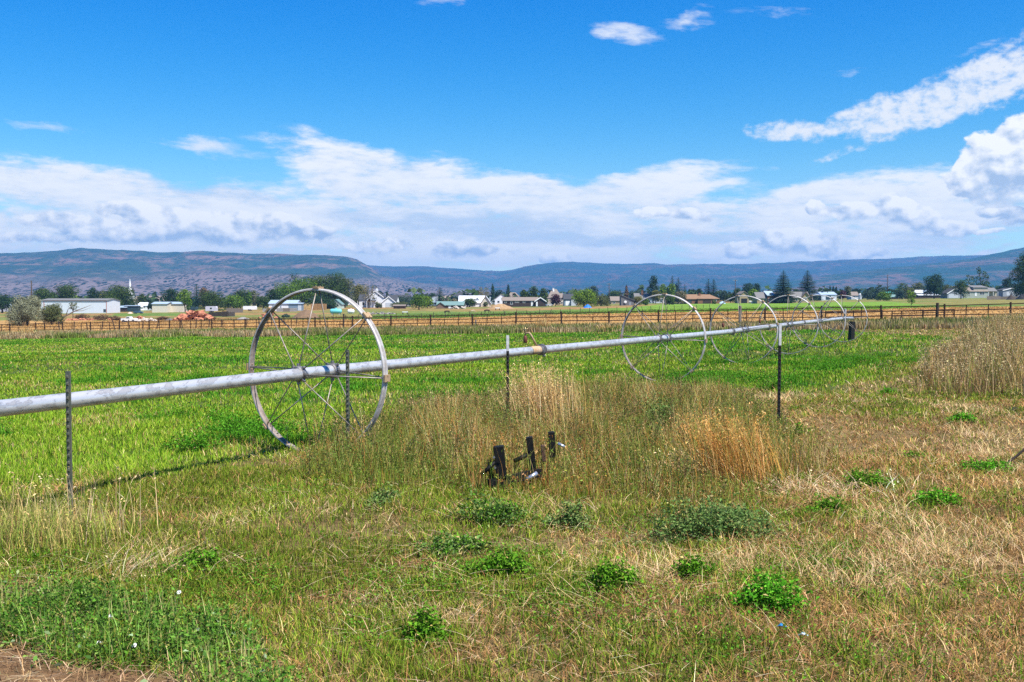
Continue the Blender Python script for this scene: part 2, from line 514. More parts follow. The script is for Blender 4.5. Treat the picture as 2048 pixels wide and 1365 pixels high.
# ------------------------------------------------------------------ ground sheet
pxs = np.concatenate([np.linspace(-2200, -250, 40, endpoint=False), np.linspace(-250, 2300, 330), np.linspace(2300, 4300, 41)[1:]])
Ds = np.exp(np.linspace(math.log(1.2), math.log(10800), 430))
U = (pxs - CX) / F
GX = np.vstack([U[None] * 40, U[None] * Ds[:, None]]); GY = np.vstack([np.full((1, len(U)), -30.), np.repeat(Ds[:, None], len(U), 1)])
GZ = terr(GX, GY)
X, Y, Z = GX.ravel(), GY.ravel(), GZ.ravel()
nx = len(pxs); ny = len(GX)
idx = (np.arange(ny - 1)[:, None] * nx + np.arange(nx - 1)[None]).ravel()
Q = np.stack([idx, idx + 1, idx + nx + 1, idx + nx], 1)
px, py = proj(X, np.maximum(Y, .5), Z)
wX, wY = wob(X, Y, .7, .6)
thatch = np.array([.15, .105, .045]); soilg = np.array([.06, .085, .02]); dirt = np.array([.17, .10, .05])
C = np.repeat(thatch[None], len(X), 0)
fld = inside(FIELD, wX, wY)
C[fld] = soilg
strip = (X * AX + Y * AY > 70.5) & (Y < 300); C[strip] = (.13, .115, .035)
C[inside(DIRT, *wob(X, Y, 2.5, .12))] = dirt
C *= (.75 + .5 * fbm(X * 1.7, Y * 1.7, 3, 8))[:, None]
far = (X * AX + Y * AY > FENCE_A) & (Y > 20)
C[far] = far_cover(px[far], py[far], X[far], Y[far])
gm = bpy.data.materials.new('ground_cover'); n, l = nodes_of(gm); b = n['Principled BSDF']; b.inputs['Roughness'].default_value = .95; b.inputs['Specular IOR Level'].default_value = .1
a = n.new('ShaderNodeAttribute'); a.attribute_name = 'col'
tcn = n.new('ShaderNodeTexCoord')
def gnoise(sc, det, rough=.6):
    t = n.new('ShaderNodeTexNoise'); t.inputs['Scale'].default_value = sc; t.inputs['Detail'].default_value = det; t.inputs['Roughness'].default_value = rough
    l.new(tcn.outputs['Object'], t.inputs['Vector']); return t
t1, t2 = gnoise(14, 6, .7), gnoise(1.1, 5)
ad = n.new('ShaderNodeMath'); ad.operation = 'ADD'; l.new(t1.outputs['Fac'], ad.inputs[0]); l.new(t2.outputs['Fac'], ad.inputs[1])
mr = n.new('ShaderNodeMapRange'); mr.inputs['From Min'].default_value = .7; mr.inputs['From Max'].default_value = 1.3; mr.inputs['To Min'].default_value = .55; mr.inputs['To Max'].default_value = 1.35
l.new(ad.outputs[0], mr.inputs['Value'])
vm = n.new('ShaderNodeVectorMath'); vm.operation = 'SCALE'; l.new(a.outputs['Color'], vm.inputs[0]); l.new(mr.outputs[0], vm.inputs['Scale']); l.new(vm.outputs[0], b.inputs['Base Color'])
bp = n.new('ShaderNodeBump'); bp.inputs['Strength'].default_value = .5; bp.inputs['Distance'].default_value = .03; l.new(t1.outputs['Fac'], bp.inputs['Height']); l.new(bp.outputs['Normal'], b.inputs['Normal'])
ground = link('ground', np_mesh('ground', np.stack([X, Y, Z], 1), Q, None, C, gm, True))
tag(ground, 'open farm ground of green field, dry grass and tan stubble', kind='structure')
LOWEST = float(Z.min())

# ------------------------------------------------------------------ hills
def hill_mat(name, tan, green, dark, dots, sc=1.0, low=None):
    m = bpy.data.materials.new(name); n, l = nodes_of(m); b = n['Principled BSDF']; b.inputs['Roughness'].default_value = 1; b.inputs['Specular IOR Level'].default_value = 0
    tc = n.new('ShaderNodeTexCoord'); mp = n.new('ShaderNodeMapping'); mp.inputs['Scale'].default_value = (.0032 * sc, .0032 * sc, .022 * sc); l.new(tc.outputs['Object'], mp.inputs['Vector'])
    def nz(src, s, d, r=.6, ds=0):
        t = n.new('ShaderNodeTexNoise'); t.inputs['Scale'].default_value = s; t.inputs['Detail'].default_value = d; t.inputs['Roughness'].default_value = r; t.inputs['Distortion'].default_value = ds
        l.new(src, t.inputs['Vector']); return t.outputs['Fac']
    def ramp(src, lo, hi):
        r = n.new('ShaderNodeMapRange'); r.interpolation_type = 'SMOOTHSTEP'; r.inputs['From Min'].default_value = lo; r.inputs['From Max'].default_value = hi; l.new(src, r.inputs['Value']); return r.outputs['Result']
    def mix(f, a, b_):
        x = n.new('ShaderNodeMix'); x.data_type = 'RGBA'; l.new(f, x.inputs['Factor'])
        for k, v in (('A', a), ('B', b_)):
            if isinstance(v, tuple): x.inputs[k].default_value = (*v, 1)
            else: l.new(v, x.inputs[k])
        return x.outputs['Result']
    brush = ramp(nz(mp.outputs[0], 1.0, 9, .68, .6), .41, .54)
    c = mix(brush, tan, green)
    mq = n.new('ShaderNodeMapping'); mq.inputs['Scale'].default_value = (1, .16, 1.2); l.new(tc.outputs['Object'], mq.inputs['Vector'])
    fine = ramp(nz(mq.outputs[0], .05 * sc, 6, .8), .44, .60)
    c = mix(fine, c, dark)
    mid = ramp(nz(mp.outputs[0], .5, 3), .35, .65)
    if low:      # pale open ground between junipers on the lower slopes
        sp = n.new('ShaderNodeSeparateXYZ'); l.new(tc.outputs['Object'], sp.inputs[0])
        ad = n.new('ShaderNodeMath'); ad.operation = 'MULTIPLY_ADD'; l.new(mid, ad.inputs[0]); ad.inputs[1].default_value = 60; l.new(sp.outputs[2], ad.inputs[2])
        lo = n.new('ShaderNodeMapRange'); lo.interpolation_type = 'SMOOTHSTEP'; lo.inputs['From Min'].default_value = low; lo.inputs['From Max'].default_value = low * .55; l.new(ad.outputs[0], lo.inputs['Value'])
        c = mix(lo.outputs[0], c, (.15, .118, .115)); mid = lo.outputs[0]
    big = n.new('ShaderNodeMath'); big.operation = 'MULTIPLY'; l.new(mid, big.inputs[0]); big.inputs[1].default_value = dots
    vo = n.new('ShaderNodeTexVoronoi'); vo.inputs['Scale'].default_value = .17 * sc; vo.inputs['Randomness'].default_value = 1; l.new(mq.outputs[0], vo.inputs['Vector'])
    th = n.new('ShaderNodeMapRange'); th.inputs['From Min'].default_value = .52; th.inputs['From Max'].default_value = .34; jt = n.new('ShaderNodeMath'); jt.operation = 'MULTIPLY_ADD'; l.new(nz(mq.outputs[0], .035 * sc, 4, .7), jt.inputs[0]); jt.inputs[1].default_value = 1.5; ja = n.new('ShaderNodeMath'); ja.operation = 'ADD'; l.new(vo.outputs['Distance'], jt.inputs[2]); l.new(jt.outputs[0], ja.inputs[0]); ja.inputs[1].default_value = -.75; l.new(ja.outputs[0], th.inputs['Value'])
    dm = n.new('ShaderNodeMath'); dm.operation = 'MULTIPLY'; dm.use_clamp = True; l.new(th.outputs[0], dm.inputs[0]); l.new(big.outputs[0], dm.inputs[1])
    c = mix(dm.outputs[0], c, (.004, .016, .012))
    l.new(c, b.inputs['Base Color'])
    return m


def hill(name, label, crest, D0, D1, material, relief, seed, ybase=604, power=1.15, rows=70, step=9):
    cx, cy = zip(*crest)
    px = np.arange(cx[0], cx[-1] + 1, step, dtype=float); n = len(px)
    yc = np.interp(px, cx, cy)
    rowsV = []
    for k in range(rows + 8):
        f = min(k / rows, 1.0); over = max(0, k - rows) / 8
        D = D0 + (D1 - D0) * (f + over * .5)
        Dn = D * (1 + .10 * (fbm(px * .004, np.full(n, f * 2), 3, seed + 5) - .5))
        y = ybase + (yc - ybase) * f ** power
        rise = (yc - ybase) / -60
        X = (px - CX) / F * Dn
        rel = (1 - abs(2 * fbm(X * .0030, Dn * .0011, 6, seed) - 1)) - .62
        wgt = (f * (1 - f) * 4) ** .8
        y = y - relief * rel * wgt * np.clip(rise, .25, 1.6)
        y = y + (fbm(px * .05, np.full(n, 1.), 4, seed + 2) - .5) * 3.0 * f ** 3
        z = EYE - (y - 603) * Dn / F
        if over: z = z + (-3 - z) * over
        if k == 0: z = np.minimum(z, terr(X, Dn) - 6)
        rowsV.append(np.stack([X, Dn, z], 1))
    V = np.concatenate(rowsV); m = rows + 8
    idx = (np.arange(m - 1)[:, None] * n + np.arange(n - 1)[None]).ravel()
    o = link(name, np_mesh(name, V, np.stack([idx, idx + 1, idx + n + 1, idx + n], 1), None, None, material, True))
    return tag(o, label, kind='structure'), float(V[:, 2].max()), float(V[:, 2].min())


HT = 0
for args in (
    ('hills', 'long flat blue range along the horizon', [(-1500, 520), (-400, 520), (300, 530), (640, 528), (745, 531), (790, 534), (850, 533), (900, 537), (960, 542), (1000, 542.5), (1025, 540), (1050, 533.5), (1075, 529), (1110, 525.5), (1150, 524.5), (1200, 527), (1260, 529), (1310, 527), (1335, 530), (1400, 529), (1480, 528.5), (1560, 526), (1600, 524), (1700, 520), (1800, 516.5), (1860, 513), (1950, 511), (2000, 511), (2300, 512), (3400, 516)], 4200, 8200,
     hill_mat('far_range', (.095, .062, .06), (.012, .047, .05), (.006, .034, .048), .4, .8), 28, 31),
    ('hills', 'brown mesa with juniper dotted slopes on the left', [(-1500, 540), (-600, 520), (-150, 512), (0, 507.5), (80, 505), (115, 502), (138, 498.5), (165, 497), (210, 499.5), (260, 501), (330, 505), (400, 503), (480, 507), (560, 508), (640, 511), (690, 514), (712, 518), (735, 531), (760, 548), (800, 560), (900, 575), (1000, 586), (1120, 600)], 2700, 5200,
     hill_mat('juniper_mesa', (.16, .11, .105), (.028, .058, .052), (.012, .042, .05), 1.0, .62, 165), 30, 47),
    ('hills', 'blue brush covered slope rising on the right', [(1280, 600), (1420, 582), (1540, 568), (1620, 556), (1700, 545), (1760, 538), (1820, 532), (1880, 526), (1930, 520), (1965, 513), (2000, 505), (2048, 494.5), (2200, 470), (2500, 452), (3400, 450)], 2900, 5200,
     hill_mat('brush_slope', (.135, .09, .085), (.014, .06, .05), (.008, .045, .055), .6, .8), 16, 61),
):
    o, z, zl = hill(*args); HT = max(HT, z); LOWEST = min(LOWEST, zl)

# ------------------------------------------------------------------ air
hz = MB().box(-17500, 17500, -3000, 11200, LOWEST - 1.0, HT + 15).build('haze', bpy.data.materials.new('air'))
tag(hz, 'thin blue summer haze in front of the hills', kind='stuff')
n, l = nodes_of(hz.data.materials[0]); n.remove(n['Principled BSDF'])
pv = n.new('ShaderNodeVolumePrincipled'); pv.inputs['Color'].default_value = (.22, .53, 1.0, 1); pv.inputs['Density'].default_value = 0.95e-4; pv.inputs['Anisotropy'].default_value = 0.1
l.new(pv.outputs[0], n['Material Output'].inputs['Volume'])
# ------------------------------------------------------------------ grass and weeds
def blades(P, H, Wd, lean, az, col, tipc=1.25, curl=.3):
    """flat curved blades: 5 points each"""
    n = len(P)
    d = np.stack([np.cos(az), np.sin(az), np.zeros(n)], 1)
    fa = az + pi / 2 + R.normal(0, .7, n)                       # which way the flat side looks
    s = np.stack([np.cos(fa), np.sin(fa), np.zeros(n)], 1) * (Wd / 2)[:, None]
    L = np.clip(lean, 0, 1.5)
    hx, hz = np.sin(L), np.cos(L)
    mid = P + d * (H * .55 * hx * (1 - curl))[:, None]; mid[:, 2] += H * .55 * (hz + (1 - hz) * .3 * curl)
    tip = P + d * (H * hx)[:, None]; tip[:, 2] += H * hz
    V = np.empty((n, 5, 3)); V[:, 0] = P - s; V[:, 1] = P + s; V[:, 2] = mid + s * .8; V[:, 3] = mid - s * .8; V[:, 4] = tip
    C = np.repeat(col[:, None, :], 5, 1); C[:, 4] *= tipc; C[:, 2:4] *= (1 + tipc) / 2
    k = np.arange(n) * 5
    return V.reshape(-1, 3), np.stack([k, k + 1, k + 2, k + 3], 1), np.stack([k + 3, k + 2, k + 4], 1), np.clip(C.reshape(-1, 3), 0, 1)


def leaves(P, size, col, asp=.6, N=None, up=0.0):
    """diamond leaves, each facing its own way"""
    n = len(P)
    if N is None: N = R.normal(0, 1, (n, 3)); N[:, 2] = abs(N[:, 2]) + up
    N = N / np.linalg.norm(N, axis=1)[:, None]
    t = np.cross(N, R.normal(0, 1, (n, 3))); t /= np.linalg.norm(t, axis=1)[:, None] + 1e-9
    b = np.cross(N, t)
    s = (size / 2)[:, None]
    V = np.empty((n, 4, 3)); V[:, 0] = P - t * s; V[:, 1] = P - b * s * asp; V[:, 2] = P + t * s; V[:, 3] = P + b * s * asp
    V[:, (1, 3)] += (N * s * .25)[:, None, :]
    k = np.arange(n) * 4
    return V.reshape(-1, 3), np.stack([k, k + 1, k + 2, k + 3], 1), None, np.repeat(col, 4, 0)


def merge(parts):
    V, Qs, Ts, C = [], [], [], []; k = 0
    for v, q, t, c in parts:
        V.append(v); C.append(c)
        if q is not None and len(q): Qs.append(q + k)
        if t is not None and len(t): Ts.append(t + k)
        k += len(v)
    return np.concatenate(V), (np.concatenate(Qs) if Qs else None), (np.concatenate(Ts) if Ts else None), np.concatenate(C)


def veg(name, parts, label, kind='stuff', m=None, cat=None, group=None):
    V, Q, T, C = merge(parts)
    o = link(name, np_mesh(name, V, Q, T, C, m or BLADE))
    return tag(o, label, cat, group, kind)


def strewn(D0, D1, per_m2, mg=.6):
    """random ground points seen between two depths"""
    # a couple of metres wider than the view, so that a step to the side still sees grass
    n = int((D1 * D1 - D0 * D0) * .52 * per_m2 + (D1 - D0) * 2 * 2.2 * per_m2)
    D = np.sqrt(R.uniform(D0 * D0, D1 * D1, n)); X = R.uniform(-1, 1, n) * (.52 * D + 2.2)
    return X, D


def pal(n, cols, w=None, jit=.27):
    c = np.array(cols)[R.choice(len(cols), n, p=(np.array(w) / sum(w) if w is not None else None))]
    return np.clip(c * (1 + R.normal(0, jit, (n, 1))) * (1 + R.normal(0, .06, (n, 3))), .003, 1)


def pts(X, Y, dz=0): return np.stack([X, Y, terr(X, Y) + dz], 1)


GREEN = [(.14, .26, .015), (.20, .31, .02), (.26, .36, .03), (.36, .37, .07), (.09, .19, .012)]
LUSH = [(.05, .18, .010), (.07, .22, .014), (.10, .26, .02)]
DRY = [(.46, .28, .11), (.36, .19, .07), (.58, .41, .21), (.28, .14, .045), (.18, .10, .04)]
TAN = [(.52, .37, .15), (.60, .46, .23), (.42, .26, .09), (.34, .19, .06)]
RUSSET = [(.36, .16, .04), (.44, .22, .06), (.28, .13, .04), (.52, .34, .14)]
OLIVE = [(.16, .20, .03), (.23, .26, .05), (.11, .17, .025), (.30, .28, .08)]

field_p, lawn_p, lush_p = [], [], []


def wmin(D, k=.55): return D / 1050. * k


def greenness(X, Y):
    """0 dry .. 1 green, on the lawn this side of the field"""
    u = X / np.maximum(Y, 1); px, py = px_of(X, Y)
    g = fbm(X * .7, Y * .7, 4, 31) * .55 + fbm(X * 3.1, Y * 3.1, 3, 33) * .7
    bias = np.interp(px, [0, 400, 900, 1200, 1400, 1650, 2048], [.16, .18, .13, .01, -.12, -.19, -.22])
    bias = bias + np.interp(py, [640, 700, 780, 900, 1000, 1150, 1365], [.32, .26, .1, -.02, .04, 0, -.09])
    bias = bias + np.where((px > 1580) & (py > 690) & (py < 840), .15, 0)
    return sstep(.38, .84, g + bias)


for D0, D1, dens in ((4.2, 7, 8500), (7, 11, 4600), (11, 18, 1700), (18, 32, 420), (32, 56, 120), (56, 100, 48)):
    X, Y = strewn(D0, D1, dens, .57 if D0 > 10 else .62)
    fX, fY = wob(X, Y, .8, .8); fX = fX + R.normal(0, .22, len(X)); fY = fY + R.normal(0, .22, len(X)); inF = inside(FIELD, fX, fY) & far_edge(X, Y)
    inI = inside(ISLE, *wob(X, Y, 1.2, .25, 1)); inS = inside(STAND, *wob(X, Y, .8, .35, 2)); inP = inside(PATCH, *wob(X, Y, 2, .2, 3)); inD = inside(DIRT, *wob(X, Y, 2.5, .12))
    # green field
    k = inF; x, y = X[k], Y[k]; n = len(x)
    if n:
        lush = sstep(.56, .64, fbm(x * .4, y * .36, 4, 41) * .7 + fbm(x * 1.3, y * 1.2, 3, 42) * .3)
        pale = fbm(x * .5, y * .3, 3, 43)
        edge = sstep(0, 1, fbm(x * .8, y * .8, 3, 44) * 1.2 - np.interp(px_of(x, y)[0], [1200, 1700, 1950], [.0, .35, .9]) + .75)
        isl = R.random(n) < lush * .85
        col = pal(n, GREEN, (3, 4, 3, 1.2, 2), .25 if D0 < 18 else .13) * ((.7 + .3 * pale) * (.92 + .6 * fbm(x * .14, y * .12, 3, 46)))[:, None]
        ed = sstep(52, 66, x * AX + y * AY); col = col * (1 - .45 * ed)[:, None] + ed[:, None] * .45 * np.array([.08, .27, .012])
        dryb = R.random(n) < .05 + .3 * sstep(.56, .68, fbm(x * .7, y * .5, 3, 55)) + .5 * (1 - edge); col[dryb] = pal(int(dryb.sum()), TAN)
        col[isl] = pal(int(isl.sum()), LUSH)
        H = R.uniform(.05, .115, n) * np.where(isl, 1.4, 1) * (.5 + 1.0 * fbm(x * 1.6, y * 1.6, 3, 45))
        Wd = np.maximum(R.uniform(.004, .008, n), wmin(y, R.uniform(.45, 1.0, n)))
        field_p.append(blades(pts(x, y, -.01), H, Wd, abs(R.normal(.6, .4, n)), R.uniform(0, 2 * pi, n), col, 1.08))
        if D0 < 32:      # bushy clumps of alfalfa standing in the grass
            q = isl & (R.random(n) < .5); xx, yy = x[q], y[q]; m2 = len(xx)
            for _ in range(3 if D0 > 10 else 4):
                P_ = pts(xx + R.normal(0, .03, m2), yy + R.normal(0, .03, m2)); P_[:, 2] += R.uniform(.02, .24, m2)
                field_p.append(leaves(P_, np.maximum(R.uniform(.02, .035, m2), wmin(yy, .8)), pal(m2, LUSH), .55, None, .5))
    # lawn
    k = ~inF & ~inD & far_edge(X, Y) & (R.random(len(X)) < np.where(inI, .45, 1) * np.where(inP, .4, 1)); x, y = X[k], Y[k]
    m_ = len(x) // 6
    if m_ > 20:
        x, y = x[:m_], y[:m_]; g = greenness(x, y) * .92 + .03; tg = R.random(m_) < g; th = R.uniform(.55, 1.35, m_)
        bare = fbm(x * 1.5, y * 1.5, 3, 48); kp = (R.random(m_) < sstep(.27, .40, bare) + .5); x, y, tg, th = x[kp], y[kp], tg[kp], th[kp]
        rep = 6; sp = .012 + .0016 * D0
        x = np.repeat(x, rep); y = np.repeat(y, rep); n = len(x); ox, oy = R.normal(0, sp, n), R.normal(0, sp, n); x, y = x + ox, y + oy
        isg = np.repeat(tg, rep); isg ^= R.random(n) < .13; th = np.repeat(th, rep)
        col = pal(n, DRY, (3, 4, 2, 2, 2)); col[isg] = pal(int(isg.sum()), [(.13, .20, .015), (.20, .25, .025), (.08, .15, .012), (.28, .27, .05)], (3, 3, 2.5, 1.5))
        col *= ((.6 + .8 * fbm(x * 1.3, y * 1.3, 3, 35)) * (.75 + .25 * th))[:, None]
        mat_ = (fbm(x * 1.1, y * 1.1, 3, 49) + R.normal(0, .05, n) > .605) & ~isg
        col[mat_] = pal(int(mat_.sum()), [(.58, .41, .20), (.50, .33, .14), (.66, .50, .28), (.34, .21, .09)], None, .22)
        H = np.where(isg, R.uniform(.03, .085, n), R.uniform(.03, .11, n)) * np.where(mat_, 1.5, 1) * (.55 + .9 * fbm(x * .9, y * .9, 3, 36)) * th
        Wd = np.maximum(np.where(isg, R.uniform(.003, .0065, n), R.uniform(.0015, .004, n)), wmin(y, R.uniform(.35, .8, n)))
        lean = np.where(isg, abs(R.normal(.6, .38, n)), abs(R.normal(1.2, .32, n)))
        flow = fbm(x * .6, y * .6, 2, 37) * 4 * pi
        azd = np.where(isg, np.arctan2(oy, ox) + R.normal(0, .6, n), R.uniform(0, 2 * pi, n))
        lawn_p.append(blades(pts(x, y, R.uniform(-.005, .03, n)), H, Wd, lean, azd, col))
        if D0 < 18:      # clover and young alfalfa leaves low in the sward
            cl = sstep(.50, .66, fbm(x * 1.1, y * 1.1, 4, 47)) * np.where(isg, .55, .12); q = R.random(n) < cl; P_ = pts(x[q], y[q]); m2 = len(P_)
            P_[:, 2] += R.uniform(.01, .075, m2); P_[:, :2] += R.normal(0, .02, (m2, 2))
            lawn_p.append(leaves(P_, np.maximum(R.uniform(.011, .022, m2), wmin(y[q], .8)), pal(m2, [(.07, .20, .015), (.10, .25, .02), (.05, .15, .012), (.15, .27, .03)]), .55, None, .5))
    # fallen straw
    if D0 < 18:
        q = R.random(len(X)) < .02; k = q & ~inF & ~inS; x, y = X[k], Y[k]; n = len(x)
        clump = fbm(x * .8, y * .8, 3, 38); m_ = R.random(n) < sstep(.42, .62, clump) * .9 + .1; x, y = x[m_], y[m_]; n = len(x)
        flow = fbm(x * .5, y * .5, 2, 39) * 4 * pi
        lawn_p.append(blades(pts(x, y, R.uniform(.02, .06, n)), R.uniform(.08, .32, n), np.maximum(R.uniform(.0015, .0035, n), wmin(y, .3)), R.uniform(1.35, 1.55, n), R.uniform(0, 6.28, n), pal(n, [(.66, .48, .27), (.56, .38, .19), (.75, .6, .38)]), 1.1, .15))

veg('field_grass', field_p, 'bright green grass of the irrigated field around the wheel line')
veg('lawn_grass', lawn_p, 'short mixed green and straw coloured grass in front of the field')


# ---- stems with seed heads
def stems(X, Y, H, col, lean=.2, az=None, wid=.003, heads=.6, headc=None, hs=.035):
    n = len(X)
    az = R.uniform(0, 2 * pi, n) if az is None else az
    P = pts(X, Y, -.02); L = abs(R.normal(lean, .18, n))
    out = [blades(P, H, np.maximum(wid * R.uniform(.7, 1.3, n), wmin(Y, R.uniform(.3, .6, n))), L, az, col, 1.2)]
    k = R.random(n) < heads
    if k.any():
        tip = P[k] + np.stack([np.cos(az[k]) * np.sin(L[k]) * H[k], np.sin(az[k]) * np.sin(L[k]) * H[k], np.cos(L[k]) * H[k]], 1)
        m = int(k.sum())
        for j in range(4):
            f = R.uniform(0, .22, m)
            q = tip.copy(); q[:, 0] -= np.cos(az[k]) * np.sin(L[k]) * H[k] * f; q[:, 1] -= np.sin(az[k]) * np.sin(L[k]) * H[k] * f; q[:, 2] -= np.cos(L[k]) * H[k] * f
            q += R.normal(0, .012, (m, 3))
            sz = np.maximum(R.uniform(.5, 1.1, m) * hs, wmin(Y[k], .7))
            out.append(leaves(q, sz, (col[k] if headc is None else pal(m, headc)) * 1.1, .35))
    return out


def in_poly(poly, n):
    lo, hi = poly.min(0), poly.max(0)
    X, Y = R.uniform(lo[0], hi[0], n * 3), R.uniform(lo[1], hi[1], n * 3)
    k = inside(poly, X, Y); return X[k][:n], Y[k][:n]


# dry weed island round the steel posts
isle = []
def depth_in(poly, X, Y):
    c = poly.mean(0); r = np.zeros(len(X))
    for k in (1.0, .9, .8, .68, .55): r += inside(c + (poly - c) * k, X, Y)
    return r / 5
X, Y = in_poly(ISLE, 46000); dp_ = depth_in(ISLE, X, Y); k = R.random(len(X)) < .25 + dp_; X, Y = X[k], Y[k]; X, Y = wob(X, Y, 1.0, .6, 1); X += R.normal(0, .12, len(X)); Y += R.normal(0, .12, len(X)); n = len(X)
px, py = px_of(X, Y)
lump = fbm(X * 1.1, Y * 1.1, 3, 51)
hmap = (.10 + .66 * sstep(.30, .68, lump)) * (.36 + .64 * depth_in(ISLE, X, Y)) * np.interp(px, [580, 700, 900, 965, 1020, 1050, 1110, 1450, 1620], [.75, 1, 1, .6, .5, .7, 1, 1, .55])
kind = fbm(X * .7, Y * .7, 3, 52) + R.normal(0, .13, n)
kind = kind + np.interp(px, [600, 800, 950, 1300, 1500], [-.12, -.10, .05, 0, -.06])
col = np.where((kind < .52)[:, None], pal(n, OLIVE), np.where((kind < .64)[:, None], pal(n, RUSSET), pal(n, TAN)))
isle += stems(X, Y, hmap * R.uniform(.45, 1.2, n), col, .34, None, .003, .2, None, .022)
# leafy grey-green weeds through the island
X, Y = in_poly(ISLE, 20000); n = len(X); h = (.06 + .55 * sstep(.25, .75, fbm(X * 1.1, Y * 1.1, 3, 51))) * (.4 + .6 * depth_in(ISLE, X, Y))
P = pts(X, Y); 
for j in range(3):
    q = P.copy(); q[:, 2] += h * R.uniform(.15, 1, n); q[:, :2] += R.normal(0, .03, (n, 2))
    isle.append(leaves(q, R.uniform(.014, .03, n), pal(n, [(.12, .19, .035), (.18, .23, .05), (.09, .14, .03)]), .4))
# short green skirt inside, longer along the front
X, Y = in_poly(ISLE, 40000); n = len(X)
fr_ = 1 + .15 * (1 - depth_in(ISLE, X, Y))
isle.append(blades(pts(X, Y), R.uniform(.07, .2, n) * fr_, np.maximum(R.uniform(.003, .006, n), wmin(Y, .5)), abs(R.normal(.3, .25, n)), R.uniform(0, 6.28, n), pal(n, [(.14, .21, .02), (.21, .26, .035), (.28, .20, .06), (.24, .14, .04)], (3, 3, 1, 2))))
# branching weeds: a main stem with side shoots
X, Y = in_poly(ISLE, 430); n = len(X); h = R.uniform(.3, .72, n) * (.45 + .55 * depth_in(ISLE, X, Y)); az = R.uniform(0, 6.28, n); ln = abs(R.normal(.2, .15, n)); P = pts(X, Y, -.02)
isle.append(blades(P, h, np.full(n, .007), ln, az, pal(n, [(.16, .12, .05), (.14, .16, .04), (.22, .15, .07)]), 1.0, 0))
for j in range(14):
    f = R.uniform(.15, 1, n); q = P.copy(); q[:, 0] += np.cos(az) * np.sin(ln) * h * f; q[:, 1] += np.sin(az) * np.sin(ln) * h * f; q[:, 2] += np.cos(ln) * h * f
    a2 = R.uniform(0, 6.28, n); l2 = R.uniform(.5, 1.1, n); bl = h * R.uniform(.2, .45, n) * (1.15 - f * .6)
    isle.append(blades(q, bl, np.full(n, .0045), l2, a2, pal(n, [(.14, .16, .04), (.20, .16, .06), (.26, .18, .08)]), 1.0, 0))
    for g_ in (.45, .75, 1.0):
        t_ = q + np.stack([np.cos(a2) * np.sin(l2), np.sin(a2) * np.sin(l2), np.cos(l2)], 1) * (bl * g_)[:, None] + R.normal(0, .012, (n, 3))
        isle.append(leaves(t_, R.uniform(.015, .034, n), pal(n, [(.09, .14, .03), (.13, .18, .04), (.08, .11, .03), (.25, .18, .08)]), .4))
veg('dry_weeds', isle, 'waist high brown and olive weeds growing around the steel posts')


def tuft(name, px, py, n, hgt, spread, cols, lean, az, label, heads=.7, fan=.5, wid=.0028, cat='grass clump'):
    x, y, z = gp(px, py)
    X = x + R.normal(0, spread, n); Y = y + R.normal(0, spread * .7, n)
    a = az + R.normal(0, fan, n) if az is not None else R.uniform(0, 6.28, n)
    o = veg(name, stems(X, Y, hgt * R.uniform(.55, 1.08, n), pal(n, cols), lean, a, wid, heads, None, .03), label, None, None, cat)
    return o


tuft('tall_grass_clump', 1092, 872, 760, .98, .20, [(.70, .52, .27), (.62, .43, .19), (.56, .36, .13)], .20, 2.9, 'tallest pale gold grass clump, reaching up to the sprinkler on the pipe', .85, .9)
tuft('tall_grass_clump', 1480, 965, 1100, .74, .2, [(.58, .30, .08), (.64, .40, .15), (.50, .24, .06), (.24, .24, .06)], .42, 2.7, 'orange brown grass clump fanning out in front of the fourth steel post', .5, 1.0)
tuft('tall_grass_clump', 1470, 965, 420, .62, .16, [(.70, .52, .28), (.62, .42, .2)], 1.15, 2.95, 'flattened straw coloured clump lying at the foot of the orange brown grass', .5, .35)
tuft('tall_grass_clump', 1580, 945, 420, .55, .22, OLIVE + TAN, .3, None, 'olive and tan grass clump at the foot of the white tipped fourth post', .6)
tuft('tall_grass_clump', 905, 860, 260, .62, .28, TAN, .25, None, 'thin pale grass clump left of the third steel post', .8)
tuft('tall_grass_clump', 700, 900, 260, .62, .22, TAN + OLIVE, .28, None, 'pale grass clump around the foot of the wheel and second post', .8)
tuft('tall_grass_clump', 105, 1092, 700, .36, .24, [(.34, .36, .07), (.52, .38, .14), (.22, .29, .04), (.42, .40, .12)], .45, None, 'green and straw grass clump round the foot of the first steel post', .05, .5, .004)
tuft('tall_grass_clump', 150, 1078, 60, .58, .24, [(.62, .46, .24), (.54, .38, .18), (.66, .52, .3)], .38, None, 'sparse tall straw stalks just right of the first steel post', .35, .5, .004)
tuft('tall_grass_clump', 60, 1080, 150, .55, .28, [(.60, .44, .22), (.5, .36, .16), (.40, .38, .12)], .35, None, 'tall straw stalks left of the first steel post', .3, .5, .004)
tuft('tall_grass_clump', 45, 1100, 520, .42, .25, [(.30, .33, .07), (.48, .34, .14), (.2, .27, .04)], .4, None, 'ragged grass clump at the photo edge beside the first steel post', .05, .5, .004)
tuft('tall_grass_clump', 270, 1150, 520, .36, .22, [(.66, .5, .27), (.52, .36, .17), (.74, .6, .36)], 1.25, .3, 'flattened straw clump right of the first steel post', .1, .8, .004)
tuft('tall_grass_clump', 1660, 985, 620, .34, .34, [(.68, .5, .3), (.58, .4, .22), (.76, .6, .4)], 1.2, None, 'bleached tangle of fallen straw right of the dry weeds', .1, .8, .0035)
tuft('tall_grass_clump', 1085, 655 + 6, 150, 1.1, .3, TAN, .3, None, 'tall straw plume beside the pipe fence, beyond the sprinkler', .8, .8, .01)
tuft('tall_grass_clump', 56, 676, 150, 1.25, .35, TAN, .3, None, 'tall straw plume by the pipe fence in front of the silver bush', .8, .8, .01)
